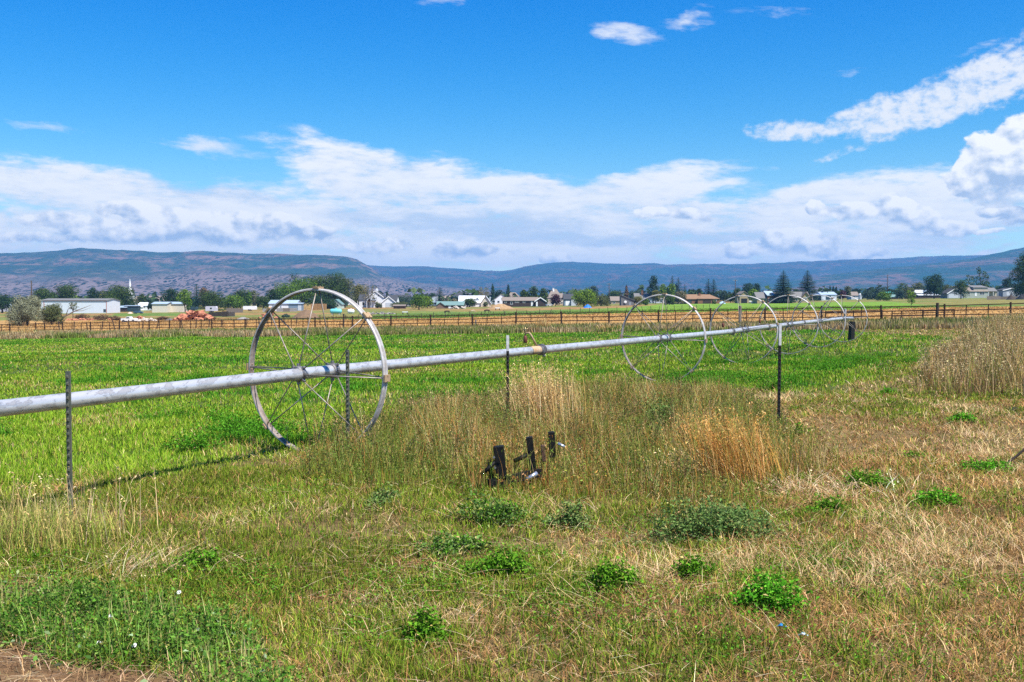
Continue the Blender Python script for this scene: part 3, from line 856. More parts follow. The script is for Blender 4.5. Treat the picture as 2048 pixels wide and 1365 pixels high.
tuft('tall_grass_clump', 1215, 664, 180, .8, .4, TAN, .55, None, 'pale leaning straw by the pipe fence left of the second wheel', .5, .8, .012)

# tall dry stand on the right
st = []
X, Y = in_poly(STAND, 20000); X, Y = wob(X, Y, 1.6, .5, 2); n = len(X); px, py = px_of(X, Y)
h = np.interp(px, [1810, 1850, 1920, 2048], [.45, .66, .92, 1.18]) * (.4 + 1.0 * fbm(X * 1.0, Y * 1.0, 3, 61))
kd = fbm(X * .5, Y * .5, 3, 62) + R.normal(0, .14, n)
col = np.where((kd < .36)[:, None], pal(n, OLIVE), pal(n, [(.38, .26, .11), (.48, .36, .18), (.29, .18, .07), (.21, .13, .05), (.35, .22, .08)]))
st += stems(X, Y, h * R.uniform(.4, 1.12, n), col * (.7 + .6 * fbm(X * 1.4, Y * 1.4, 3, 63))[:, None], .36, None, .004, .6, [(.50, .38, .2), (.38, .27, .12), (.58, .46, .27)], .045)
X, Y = in_poly(STAND, 9000); n = len(X)
q = pts(X, Y); q[:, 2] += R.uniform(.1, .8, n)
st.append(leaves(q, R.uniform(.03, .07, n), pal(n, [(.22, .24, .1), (.4, .32, .18), (.3, .2, .12)]), .35))
X, Y = in_poly(STAND, 16000); X, Y = wob(X, Y, 1.6, .5, 2); n = len(X)
st.append(blades(pts(X, Y), R.uniform(.12, .45, n), np.maximum(.004, wmin(Y, .5)), abs(R.normal(.6, .4, n)), R.uniform(0, 6.28, n), pal(n, [(.16, .09, .04), (.22, .14, .06), (.10, .065, .035), (.16, .16, .05)])))
veg('tall_dry_grass', st, 'tall thick stand of bleached dry grass and weeds beside the mown path')

# weed strip along the pipe fence
X = R.uniform(-95, 60, 620000); Y = R.uniform(60, 150, 620000); a_ = X * AX + Y * AY; kk = (a_ > 70 + (fbm(X * .12, Y * .12, 3, 74) - .5) * 7) & (a_ < FENCE_A + 1.0) & (abs(X / Y) < .6); X, Y = X[kk], Y[kk]; n = len(X)
px, py = px_of(X, Y)
kd = fbm(X * .22, Y * .22, 4, 71) + R.normal(0, .08, n)
col = np.where((kd < .46)[:, None], pal(n, [(.12, .17, .025), (.16, .20, .04), (.22, .24, .07)]), np.where((kd < .58)[:, None], pal(n, [(.33, .27, .11), (.40, .33, .16), (.26, .22, .08)]), pal(n, [(.42, .30, .14), (.30, .19, .08), (.50, .39, .22)])))
h = np.interp(px, [0, 600, 1300, 1800], [.6, .55, .5, .65]) * (.25 + 1.3 * fbm(X * .35, Y * .35, 3, 72))
w_ = [blades(pts(X, Y, -.02), h * R.uniform(.6, 1.1, n), wmin(Y, R.uniform(.5, 1.1, n)), abs(R.normal(.2, .2, n)), R.uniform(0, 6.28, n), col)]
for q_ in w_: q_[3][:] *= .8
veg('fence_weeds', w_, 'pale and olive weeds growing in a strip along the rusty pipe fence')

# stubble and pasture texture just beyond the fence, rough grass farther out
X = R.uniform(-120, 110, 90000); Y = R.uniform(75, 330, 90000); a_ = X * AX + Y * AY; kk = (a_ > FENCE_A + 1) & (abs(X / Y) < .56); X, Y = X[kk], Y[kk]; n = len(X)
px, py = px_of(X, Y); cc = far_cover(px, py, X, Y)
veg('pasture_grass', [blades(pts(X, Y, -.02), R.uniform(.08, .3, n), wmin(Y, R.uniform(.5, 1.0, n)), abs(R.normal(.4, .3, n)), R.uniform(0, 6.28, n), np.clip(cc * R.uniform(.7, 1.3, (n, 1)), 0, 1))], 'short stubble and pasture grass beyond the rusty pipe fence')


# ---- alfalfa: leafy clumps
def alfalfa_parts(x, y, rx, ry, h, n_stem, cols, leaf=.016, per=16, spread=1.0):
    ns_ = R.integers(4, 8); sa, sr, sh = R.uniform(0, 2 * pi, ns_), np.sqrt(R.random(ns_)) * (.75 if n_stem > 75 and y < 14 else .3), R.uniform(.35, 1.0, ns_); sh[0] = 1
    w = R.integers(0, ns_, n_stem); qx = sr[w] * np.cos(sa[w]) + R.normal(0, .32, n_stem); qy = sr[w] * np.sin(sa[w]) + R.normal(0, .26, n_stem)
    t = np.arctan2(qy, qx); r = np.clip(np.hypot(qx, qy), 0, 1.5)
    bx, by = x + rx * r * np.cos(t) * .55, y + ry * r * np.sin(t) * .55
    far_ = R.random(n_stem) < .16; r = np.where(far_, r * 1.35 + .15, r)
    ht = h * np.clip(1.05 - .45 * r * r, .12, 2) * R.uniform(.5, 1.12, n_stem) * sh[w]
    tx, ty = x + rx * r * np.cos(t) * spread, y + ry * r * np.sin(t) * spread
    bz = terr(bx, by)
    P0_ = np.stack([bx, by, bz - .01], 1); P1_ = np.stack([tx, ty, bz + ht], 1)
    out = []
    d = P1_ - P0_; L = np.linalg.norm(d[:, :2], axis=1); ln = np.linalg.norm(d, axis=1)
    out.append(blades(P0_, ln, np.full(n_stem, max(.003, y / 1050 * .4)), np.arctan2(L, d[:, 2]), np.arctan2(d[:, 1], d[:, 0]), pal(n_stem, [(.12, .2, .05)])))
    f = np.sqrt(R.random((n_stem, per))) * .95 + .08
    q = P0_[:, None] + d[:, None] * f[..., None]; q = q.reshape(-1, 3) + R.normal(0, leaf * 1.1, (n_stem * per, 3))
    q[:, 2] = np.maximum(q[:, 2], np.repeat(bz, per) + .008)
    m = len(q)
    lc = pal(m, cols, None, .22)
    dead = R.random(m) < .06; lc[dead] = pal(int(dead.sum()), [(.40, .30, .12), (.3, .28, .06)])
    out.append(leaves(q, np.maximum(R.uniform(.4, 1.7, m) * leaf * 1.4, y / 1050 * .7), lc, .5, None, .5))
    return out


BRIGHT = [(.07, .26, .012), (.10, .32, .018), (.14, .37, .025), (.05, .20, .01)]
BLUEG = [(.10, .18, .045), (.14, .22, .06), (.075, .14, .035), (.19, .25, .08)]
MIDG = [(.09, .23, .015), (.13, .28, .02), (.07, .18, .012)]
for px, py, w, h, cols, label in (
    (1540, 1222, 140, 92, BRIGHT, 'largest dense bright green leafy plant, above the blue plastic scrap'),
    (845, 1285, 100, 72, MIDG, 'bright green leafy plant nearest the photo bottom, in thin grass'),
    (1870, 1012, 96, 38, BRIGHT, 'low wide bright green plant on brown turf, below the dark dead stem'),
    (1738, 978, 82, 46, MIDG, 'loose green plant on brown turf above the low wide one'),
    (1650, 1032, 78, 46, MIDG, 'loose green plant beside the bleached straw tangle'),
    (1930, 845, 74, 20, BRIGHT, 'flat bright green plant on brown turf in front of the tall dry stand'),
    (1962, 942, 112, 34, BRIGHT, 'wide green plant at the foot of the dark dead stem'),
    (1390, 1165, 66, 62, MIDG, 'upright green plant left of the largest bright plant'),
    (1000, 1155, 124, 48, MIDG, 'spreading green plant low in the lawn below the steel implement'),
    (1235, 1185, 92, 66, MIDG, 'thin upright green plant in the middle of the lawn'),
    (1130, 1058, 76, 74, BLUEG, 'blue green leafy weed in front of the steel implement'),
    (1420, 1068, 240, 92, BLUEG, 'largest blue green alfalfa mound, in front of the orange grass'),
    (975, 1045, 140, 66, BLUEG + MIDG, 'blue green mound left of the steel implement'),
    (755, 1012, 76, 50, BLUEG, 'small blue green weed at the left end of the dry weeds'),
    (385, 905, 100, 42, LUSH, 'dark green clump at the near edge of the field, left of the wheel'),
    (1365, 783, 44, 24, LUSH, 'small dark green clump behind the dry weeds, below the second wheel'),
    (1318, 868, 90, 92, BLUEG, 'tall grey green weed standing inside the dry weeds'),
    (1550, 782, 110, 36, LUSH + MIDG, 'wide green clump behind the fourth steel post'),
    (1590, 872, 60, 30, MIDG, 'small green weed right beside the foot of the fourth steel post'),
    (920, 1110, 130, 50, MIDG + BLUEG, 'low green patch left of the spreading plant in the lawn'),
    (395, 1140, 90, 46, MIDG, 'green plant beside the flattened straw at the left'),
    (1835, 918, 60, 16, MIDG, 'thin flat green plant between the mown path and the dead stem'),
    (1778, 790, 44, 18, BRIGHT, 'small bright green plant on the mown path by the tall dry stand'),
    (1765, 715, 60, 14, LUSH, 'dark green clump on the mown path, beyond the small bright plant'),
    (1695, 722, 46, 10, LUSH, 'flat dark green clump in pale grass right of the fourth post'),
    (1515, 762, 70, 16, LUSH, 'dark green clump just left of the fourth steel post'),
):
    x, y, z = gp(px, py); s = y / F
    near = y < 12
    ns = int((160 if near else 90) * (w / 100) ** 1.2)
    pp = alfalfa_parts(x, y, w * s * .56, w * s * .52, h * s * .95, max(40, ns), cols, .015 if near else .02, 18)
    veg('leafy_plant', pp, label, None, None, 'plant', 'green leafy plants in the grass')

# alfalfa and bindweed patch in the near corner
X, Y = in_poly(PATCH, 4600); X, Y = wob(X, Y, 2, .12, 3); k = ~inside(DIRT, *wob(X, Y, 2.5, .12)) & (R.random(len(X)) < .25 + sstep(.35, .6, fbm(X * 1.5, Y * 1.5, 3, 81))); X, Y = X[k], Y[k]; n = len(X)
pp = []
H = R.uniform(.04, .17, n) * (.4 + 1.1 * fbm(X * 2.2, Y * 2.2, 3, 82))
for j in range(15):
    q = pts(X, Y); q[:, :2] += R.normal(0, .04, (n, 2)); q[:, 2] += H * R.uniform(.15, 1, n)
    pp.append(leaves(q, R.uniform(.012, .028, n), pal(n, [(.075, .18, .018), (.11, .23, .03), (.05, .13, .015), (.17, .26, .05), (.24, .24, .06)], (3, 3, 3, 1.5, .7)) * (.55 + .9 * fbm(X * 1.6, Y * 1.6, 2, 83))[:, None], .5, None, .3))
pp.append(blades(pts(X, Y), H, np.full(n, .003), abs(R.normal(.3, .3, n)), R.uniform(0, 6.28, n), pal(n, [(.15, .24, .07)])))
X, Y = in_poly(PATCH, 170); n = len(X); q = pts(X, Y); q[:, 2] += R.uniform(.05, .15, n)
pp.append(leaves(q, R.uniform(.022, .042, n), pal(n, [(.20, .28, .12), (.25, .33, .17), (.1, .22, .04)]), .5, None, .5))
X, Y = in_poly(PATCH, 2600); k = ~inside(DIRT, *wob(X, Y, 2.5, .12)); X, Y = X[k], Y[k]; n = len(X)
pp.append(blades(pts(X, Y), R.uniform(.07, .24, n), R.uniform(.003, .006, n), abs(R.normal(.35, .25, n)), R.uniform(0, 6.28, n), pal(n, [(.22, .34, .07), (.15, .27, .04), (.40, .36, .14)])))
veg('alfalfa_patch', pp, 'dense low green alfalfa and bindweed in the near corner by bare dirt')
X, Y = in_poly(DIRT, 1500); n = len(X)
veg('dead_straw', [blades(pts(X, Y, R.uniform(.0, .03, n)), R.uniform(.06, .3, n), R.uniform(.002, .005, n), R.uniform(1.3, 1.52, n), R.uniform(0, 6.28, n), pal(n, [(.42, .27, .13), (.3, .19, .09), (.6, .45, .28), (.2, .12, .06)]), 1.1, .8)], 'brown straw and dead roots lying on the bare dirt')

# weeds that half cover the steel implement
x, y, z = gp(1030, 992); n = 1500
X = x + R.uniform(-.42, .75, n); Y = y + R.uniform(-.15, .75, n); Y = np.where(Y < y, Y, Y)
k = (abs(Y - (y + .12 + (X - x) * .5)) > .05); X, Y = X[k], Y[k]; n = len(X)
hh = np.where(Y < y + .12 + (X - x) * .5, .24, .46) * R.uniform(.4, 1.25, n)
kk = pal(n, RUSSET + OLIVE + [(.24, .30, .05)])
veg('implement_weeds', stems(X, Y, hh, kk, .3, None, .003, .25), 'thin brown and green weeds growing through the black steel implement')
# ------------------------------------------------------------------ materials for made things
def pipe_mat():
    m = bpy.data.materials.new('weathered_aluminium'); n, l = nodes_of(m); b = n['Principled BSDF']
    tc = n.new('ShaderNodeTexCoord'); mp = n.new('ShaderNodeMapping'); mp.inputs['Rotation'].default_value = (0, 0, atan2(AX, AY)); mp.inputs['Scale'].default_value = (7, .8, 7)
    l.new(tc.outputs['Object'], mp.inputs['Vector'])
    t = n.new('ShaderNodeTexNoise'); t.inputs['Scale'].default_value = 2.2; t.inputs['Detail'].default_value = 7; t.inputs['Roughness'].default_value = .62; t.inputs['Distortion'].default_value = .1
    l.new(mp.outputs[0], t.inputs['Vector'])
    r = n.new('ShaderNodeValToRGB'); e = r.color_ramp.elements
    e[0].position = .28; e[0].color = (.47, .46, .445, 1); e[1].position = .70; e[1].color = (.62, .61, .60, 1)
    for p_, c_ in ((.435, (.46, .44, .42)), (.442, (.28, .275, .275)), (.456, (.40, .40, .405)), (.475, (.56, .555, .545))):
        x = e.new(p_); x.color = (*c_, 1)
    l.new(t.outputs['Fac'], r.inputs['Fac']); l.new(r.outputs['Color'], b.inputs['Base Color'])
    b.inputs['Metallic'].default_value = .45; b.inputs['Roughness'].default_value = .36
    bp = n.new('ShaderNodeBump'); bp.inputs['Strength'].default_value = .12; bp.inputs['Distance'].default_value = .01; l.new(t.outputs['Fac'], bp.inputs['Height']); l.new(bp.outputs['Normal'], b.inputs['Normal'])
    return m


ALU = pipe_mat()
RIM = mat('rim_metal', (.55, .53, .515), .5, .12, .35, 9, (.36, .325, .30))
SPK = mat('spoke_steel', (.36, .33, .30), .55, .5, .3, 12, (.22, .17, .13))
HUB = mat('hub_casting', (.34, .33, .33), .5, .7, .4, 20, (.16, .14, .13))
LUG = mat('lug_rust', (.38, .28, .17), .8, .1, .4, 18, (.34, .22, .12))
RUSTY = mat('rusty_steel', (.42, .26, .13), .8, .2, .4, 14, (.55, .42, .28))
BRASS = mat('brass_nozzle', (.42, .32, .16), .45, .6, .3, 20)
MAROON = mat('maroon_weight', (.14, .045, .03), .6, .1, .3, 25)
GREENPAINT = mat('post_green', (.085, .105, .085), .45, .25, .5, 22, (.17, .16, .12))
BLACKP = mat('post_black', (.018, .018, .017), .55, .2, .5, 30)
WHITEP = mat('post_white', (.44, .45, .46), .6, 0, .3, 30, (.30, .30, .30))
BLACKSTEEL = mat('black_steel', (.006, .0065, .007), .6, .0, .5, 14, (.012, .011, .010), spec=.15)
FENCEM = mat('fence_rust', (.060, .030, .018), .8, .1, .5, 5, (.04, .022, .016))
GREYWOOD = mat('grey_wood', (.26, .22, .18), .9, 0, .4, 6, (.15, .12, .095), stretch=(4, 4, .6))
DARKWOOD = mat('dark_wood', (.07, .05, .038), .9, 0, .4, 6, (.035, .028, .022), stretch=(4, 4, .6))

# ------------------------------------------------------------------ wheel line
# hubs surveyed from the photo: (pixel of the pipe at the wheel, depth)
HUBS = [(631, 745, 12.2), (1326, 677, 23.2), (1487, 660, 29.8), (1577, 649.5, 34.8), (1637, 642.5, 38.9), (1686, 637.5, 43.7)]


def on_pipe(px, py, D): return Vector(((px - CX) / F * D, D, EYE - (py - 603) * D / F))


wl = thing('wheel_line', 'silver irrigation pipe carried by six large spoked wheels, running away across the field', 'irrigation line', at(631, 12.2))
O = Vector(wl.location)
hubs = [on_pipe(*h) - O for h in HUBS]
path = [on_pipe(-260, 846, 6.2) - O, on_pipe(0, 817.5, 8.2) - O, hubs[0], on_pipe(1082, 700, 17.6) - O, hubs[1], on_pipe(1464, 663.5, 28.6) - O, hubs[2], on_pipe(1535, 654, 32.6) - O, hubs[3], on_pipe(1606, 645.8, 36.9) - O, hubs[4], hubs[5], on_pipe(1705, 637, 46.5) - O]
fine = []
for a_, b_ in zip(path, path[1:]):
    for k in range(6): fine.append(a_.lerp(b_, k / 6))
fine.append(path[-1])
MB().tube(fine, .067, 18).build('pipe', ALU, wl, smooth=True)
mb = MB()
WR = .965


def rim_mesh():
    """corrugated band: two raised ribs round the tread, turned lips"""
    prof = [(-.062, -.014), (-.062, .0), (-.046, .010), (-.032, .010), (-.022, -.004), (-.006, -.004), (.0, .008), (.006, -.004), (.022, -.004), (.032, .010), (.046, .010), (.062, .0), (.062, -.014), (.052, -.014), (.050, -.006), (.022, -.012), (-.022, -.012), (-.050, -.006), (-.052, -.014)]
    m = MB(); m.lathe([(WR + h, t * .70) for t, h in prof], 72, None, True); return m


# wheel built with its axle along local z, then laid along the pipe
ax = Vector((AX, AY, 0)); side = Vector((AY, -AX, 0)); up = Vector((0, 0, 1))
ROT = Matrix((side, up, ax)).transposed().to_4x4()      # local x -> side, y -> up, z -> axle
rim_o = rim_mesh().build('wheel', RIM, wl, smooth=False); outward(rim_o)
rim_o.data.materials.append(mat('rim_inside', (.30, .25, .22), .8, 0, .4, 9, (.15, .11, .085)))  # inner faces darker and browner: some of their shade is put into this colour
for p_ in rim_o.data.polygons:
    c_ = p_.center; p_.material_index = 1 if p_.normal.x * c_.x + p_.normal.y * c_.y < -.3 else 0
HS = .32
for s_ in (-1, 1):
    h = MB(); h.lathe([(.067, -.05), (.082, -.05), (.088, -.03), (.088, .03), (.082, .05), (.067, .05)], 18, Matrix.Translation((0, 0, s_ * HS)))
    for k in range(8):
        t = 2 * pi * k / 8
        M = Matrix.Rotation(t, 4, 'Z') @ Matrix.Translation((.088, 0, s_ * HS))
        h.box(-.006, .03, -.012, .012, -.02, .02, M)
    outward(h.build('hub_clamp', HUB, rim_o))
    for k in range(8):
        t = 2 * pi * k / 8 - .04; tw = .06 * s_
        h = MB(); p0 = (.1 * cos(t + tw), .1 * sin(t + tw), s_ * HS); p1 = ((WR - .015) * cos(t), (WR - .015) * sin(t), s_ * .03)
        h.tube([p0, p1], .0075, 6); outward(h.build('spoke', SPK, rim_o, smooth=True))
for k in range(8):
    t = 2 * pi * k / 8 - .04
    M = Matrix.Rotation(t, 4, 'Z') @ Matrix.Translation((WR + .014, 0, 0))
    h = MB(); h.box(-.006, .016, -.04, .04, -.055, .055, M)
    for q in (-.03, .03): h.tube([M @ Vector((-.045, q, 0)), M @ Vector((.026, q, 0))], .006, 6)
    outward(h.build('lug', LUG, rim_o))
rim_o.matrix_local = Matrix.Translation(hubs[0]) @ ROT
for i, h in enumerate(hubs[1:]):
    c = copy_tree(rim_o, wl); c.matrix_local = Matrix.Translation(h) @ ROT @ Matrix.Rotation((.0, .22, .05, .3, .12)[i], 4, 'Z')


def joint(p, sprinkler=True, rust=True, s=1.0):
    M = Matrix.Translation(p) @ ROT
    c = MB(); c.lathe([(.067, -.10), (.074, -.10), (.074, -.03), (.098, -.025), (.098, -.008), (.080, -.004), (.080, .01), (.098, .014), (.098, .03), (.074, .035), (.074, .09), (.067, .09)], 20, M)
    c.tube([M @ Vector((.05, -.10, .0)), M @ Vector((.05, -.10, .05))], .018, 6)
    co = outward(c.build('coupling', HUB, wl, smooth=False))
    if rust:
        k = MB(); k.lathe([(.0685, -.42), (.0695, -.41), (.0695, -.1), (.0685, -.09)], 20, M); outward(k.build('rust_band', RUSTY, co, smooth=True))
    if sprinkler:
        sp = MB(); b0 = p + up * .06 - ax * .15; knee = b0 + up * .20 - side * .09 - ax * .06; k2 = knee + up * .02 - side * .10
        sp.tube([b0, knee, knee + up * .03 - side * .03, k2, k2 - up * .05], [.017, .016, .016, .014, .014], 8)
        so_ = outward(sp.build('sprinkler', LUG, wl, smooth=True))
        w_ = MB(); w_.tube([k2 - up * .04, k2 - up * .07, k2 - up * .14, k2 - up * .16], [.02, .034, .036, .028], 10); outward(w_.build('sprinkler_weight', MAROON, so_, smooth=True))
        w_ = MB(); w_.tube([k2 + up * .0, k2 + up * .1], [.012, .009], 6); w_.tube([k2 + up * .06 - side * .04, k2 + up * .075 + side * .05], .008, 6); outward(w_.build('sprinkler_head', BRASS, so_, smooth=True))


joint(path[3]); joint(path[5], rust=False); joint(path[7], rust=False); joint(path[9], False, False)
c = MB(); c.lathe([(.0, .03), (.06, .03), (.075, .015), (.075, -.06), (.067, -.06)], 18, Matrix.Translation(path[-1]) @ ROT); outward(c.build('end_cap', HUB, wl))

# black post below the pipe's end
p = on_pipe(1703, 640, 46.2); g = float(terr(p.x, p.y))
ep = MB(); ep.box(-.11, .11, -.09, .09, -.3, p.z - .075 - g); o = ep.build('end_post', BLACKP, None, (p.x, p.y, g)); o.rotation_euler = (0, .03, .5)
tag(o, 'short black post below the capped far end of the irrigation pipe', 'post')


# ------------------------------------------------------------------ steel T-posts
def t_post(px, D, ytop, label, white=0, lean=0.0, rz=0.0, paint=None):
    b = at(px, D); h = zrow(ytop, D) - b.z
    t = thing('steel_post', label, 'fence post', b, rz, 'steel fence posts among the weeds'); t.rotation_euler = (0, lean, rz)
    m = MB(); z1 = h - white
    def seg(m, a, c):
        m.prism([(-.021, -.004), (-.021, -.0075), (.021, -.0075), (.021, -.004), (.0035, -.001), (.0028, .026), (-.0028, .026), (-.0035, -.001)], 'z', a, c)
    seg(m, -.35, z1)
    z = .12
    while z < h - .02:
        if z < z1 - .01: m.prism([(z - .010, -.0075), (z + .014, -.0075), (z + .010, -.019), (z - .004, -.019)][::-1] and [(-.0075, z - .012), (-.0075, z + .016), (-.02, z + .012), (-.02, z - .002)], 'x', -.008, .008)
        z += .055
    outward(m.build('post_shaft', paint or GREENPAINT, t))
    if white:
        m = MB(); seg(m, z1, h)
        outward(m.build('painted_tip', WHITEP, t))
    return t


t_post(135, 8.0, 743, 'dark green studded steel post in front of the pipe, left of the first wheel', 0, -.0, -.25)
t_post(695, 12.0, 700, 'dark studded steel post standing in front of the first wheel', 0, 0, -.15)
t_post(1015, 14.0, 671, 'black steel post with white tip in front of the rusty pipe joint', .21, 0, .5, BLACKP)
t_post(1559, 13.6, 648, 'tallest black steel post with long white tip, beside the mown path', .28, .008, .5, BLACKP)

# ------------------------------------------------------------------ black steel implement in the weeds
x, y, z = gp(1012, 985)
z -= .03
im = thing('farm_implement', 'black steel farm implement half buried in the dry weeds', 'farm implement', (x, y, z), .0); s = y / F


def ib(name, px0, px1, yt, yb, dep, d0=0.0, tilt=0.0, m_=BLACKSTEEL):
    w = (px1 - px0) * s; h = (yb - yt) * s; cxm = ((px0 + px1) / 2 - 1010) * s; zb = (985 - yb) * s
    m = MB(); M = Matrix.Translation((cxm, d0, zb)) @ Matrix.Rotation(tilt, 4, 'Y')
    m.box(-w / 2, w / 2, -dep / 2, dep / 2, 0, h, M)
    o = outward(m.build(name, m_, im)); bv = o.modifiers.new('edge', 'BEVEL'); bv.width = .006; bv.segments = 2; return o


o = ib('shank', 991, 1012, 884, 950, .08, 0, -.10)
m = MB()
for q in (.10, .19): m.tube([(-.085 - q * .1 , -.045, (985 - 950) * s + q), (-.085 - q * .1, -.028, (985 - 950) * s + q)], .010, 8)
m.build('bolt', HUB, o)
o = ib('shank', 1059, 1073, 873, 945, .07, .25, -.12)
ib('brace', 977, 985, 913, 962, .03, .02, -.10)
ib('brace', 1101, 1115, 870, 925, .06, .5, -.05)
ib('cross_bar', 978, 1012, 952, 972, .06, -.02, .03)
m = MB(); m.box(-.20, .33, -.03, .03, .0, .07, Matrix.Translation((0.02, .05, (985 - 962) * s)) @ Matrix.Rotation(-.12, 4, 'Y') @ Matrix.Rotation(.5, 4, 'Z')); outward(m.build('tool_bar', BLACKSTEEL, im))
m = MB(); m.tube([(-.22, -.05, (985 - 942) * s), (-.09, -.02, (985 - 915) * s)], .018, 8); outward(m.build('brace', BLACKSTEEL, im, smooth=True)); m = MB(); m.tube([(.07, .2, (985 - 922) * s), (.22, .25, (985 - 908) * s)], .02, 8); outward(m.build('brace', BLACKSTEEL, im, smooth=True))
m = MB(); m.tube([(.47, .45, (985 - 893) * s), (.535, .42, (985 - 882) * s - .08)], .014, 8); outward(m.build('hydraulic_rod', mat('bright_rod', (.75, .76, .78), .25, .8), im, smooth=True))
m = MB(); m.tube([(.18, -.06, (985 - 950) * s), (.27, -.03, (985 - 938) * s)], .02, 8); outward(m.build('grease_sleeve', MATS['bright_rod'], im, smooth=True))
ib('shank', 1085, 1094, 895, 930, .05, .4, -.1, mat('brown_steel', (.09, .05, .035), .8, .1))

# dark dead stem leaning at the right edge
x, y, z = gp(2004, 938)
m = MB(); m.tube([(0, 0, -.03), (.04, .0, .03), (.16, -.02, .13), (.34, -.05, .31), (.6, -.1, .55), (.85, -.12, .72)], [.018, .016, .013, .011, .008, .004], 8)
m.tube([(.34, -.05, .31), (.42, .04, .42), (.55, .1, .48)], [.007, .005, .002], 6)
tag(m.build('dead_weed', DARKWOOD, None, (x, y, z), True), 'dark dead weed stem leaning out of the lawn above a wide green plant', 'dead stem')
x, y, z = gp(2030, 822)
m = MB(); m.blob((0, 0, .015), .09, .07, .035, 5, .4); tag(m.build('dirt_clod', mat('dark_clod', (.05, .04, .03), .95), None, (x, y, z)), 'small dark clod on brown turf in front of the tall dry stand', 'clod')

# bindweed flowers and plastic scraps
FLW = mat('white_petal', (.82, .82, .84), .6, 0, .05)
for px, py, label in ((213, 1258, 'open white flower above the other two in the green corner patch'), (190, 1313, 'half hidden white flower at the edge of the bare dirt'), (260, 1318, 'round white flower closest to the bottom edge'), (352, 1208, 'lone white flower at the top of the green corner patch'),
                      (1985, 700, 'white flower head in front of the tall dry stand'), (1962, 735 - 20, 'pale thistle head among the tall dry grass')):
    x, y, z = gp(px, py); r = .011 if py > 1100 else .03
    t = thing('wild_flower', label, 'flower', (x, y, z)); hh = .06 if py > 1100 else .2
    m = MB(); m.lathe([(.002, 0), (r * .3, r * .5), (r * .75, r * .85), (r * 1.15, r * .9)], 10, Matrix.Translation((0, 0, hh)) @ Matrix.Rotation(.7, 4, 'X')); m.build('petals', FLW, t, smooth=True)
    m = MB(); m.tube([(0, 0, -.01), (0, .004, hh)], .002, 5); m.build('stalk', mat('flower_stalk', (.15, .25, .07)), t)
for px, py, c_, label in ((1569, 1266, (.03, .22, .55), 'small torn blue plastic scrap lying on the dry lawn'), (1613, 1284, (.45, .62, .75), 'tiny pale plastic scrap near the torn blue one')):
    x, y, z = gp(px, py)
    me = MB(); me.add([(-.025, 0, .03), (.0, .012, .045), (.028, -.004, .03), (.02, -.02, .034), (-.008, -.016, .04)], [(0, 1, 4), (1, 2, 3, 4)])
    o = me.build('plastic_scrap', mat('plastic_' + ('blue' if c_[0] < .1 else 'pale'), c_, .4), None, (x, y, z)); so_ = o.modifiers.new('sheet', 'SOLIDIFY'); so_.thickness = .002
    tag(o, label, 'litter')

# ------------------------------------------------------------------ rusty pipe fence
def fence_pt(t, dz=0.0, a=FENCE_A):
    x, y = a * AX + t * AY, a * AY - t * AX
    return Vector((x, y, float(terr(x, y)) + dz))


b = fence_pt(-50)
pf = thing('pipe_fence', 'long rusty brown pipe fence along the far edge of the green field', 'fence', b); O = Vector(pf.location)
T0, T1 = -128, 16; posts = np.arange(T0, T1 + .1, 4.85)
RAILS = (.28, .66, 1.03, 1.42)
for hgt in RAILS:
    m = MB()
    m.tube([fence_pt(t, hgt + .025 * sin(t * 1.7 + hgt * 3)) - O for t in posts], .046, 6)
    outward(m.build('rail', FENCEM, pf))
rr = random.Random(4)
for i, t in enumerate(posts):
    m = MB(); e = rr.uniform(0, .12); l_ = rr.uniform(-.05, .05)
    m.tube([fence_pt(t, -.3) - O, fence_pt(t + l_, 1.5 + e) - O], .082, 8); outward(m.build('post', FENCEM, pf))
    for f in (1.62, 3.24):
        m = MB(); m.tube([fence_pt(t + f, .2) - O, fence_pt(t + f + rr.uniform(-.04, .04), 1.42 if rr.random() < .75 else 1.03) - O], .040, 6); outward(m.build('upright', FENCEM, pf))


def t_of(px):
    u = (px - CX) / F; D = (FENCE_A - .9) / (AX * u + AY); return D * u * AY - D * AX


for name, px0, px1, label, hs_ in (('farm_gate', 1784, 1908, 'low five bar rusty gate leaning on the pipe fence right of the last wheel', (.18, .42, .64, .86, 1.06)),
                                   ('fence_panel', 1651, 1764, 'loose rusty panel standing against the pipe fence behind the last wheel', (.30, .62, .98, 1.12))):
    ta, tb = t_of(px0), t_of(px1); o0 = fence_pt(ta, 0, FENCE_A - .9)
    g = thing(name, label, 'gate' if name == 'farm_gate' else 'fence panel', o0)
    for q in hs_:
        m = MB(); m.tube([fence_pt(ta, q, FENCE_A - .9) - o0, fence_pt(tb, q + .03, FENCE_A - .9) - o0], .036, 6); outward(m.build('bar', FENCEM, g))
    for t in (ta, (ta + tb) / 2, tb):
        m = MB(); m.tube([fence_pt(t, -.1, FENCE_A - .9) - o0, fence_pt(t, hs_[-1] + .05, FENCE_A - .9) - o0], .05, 6); outward(m.build('upright', FENCEM, g))

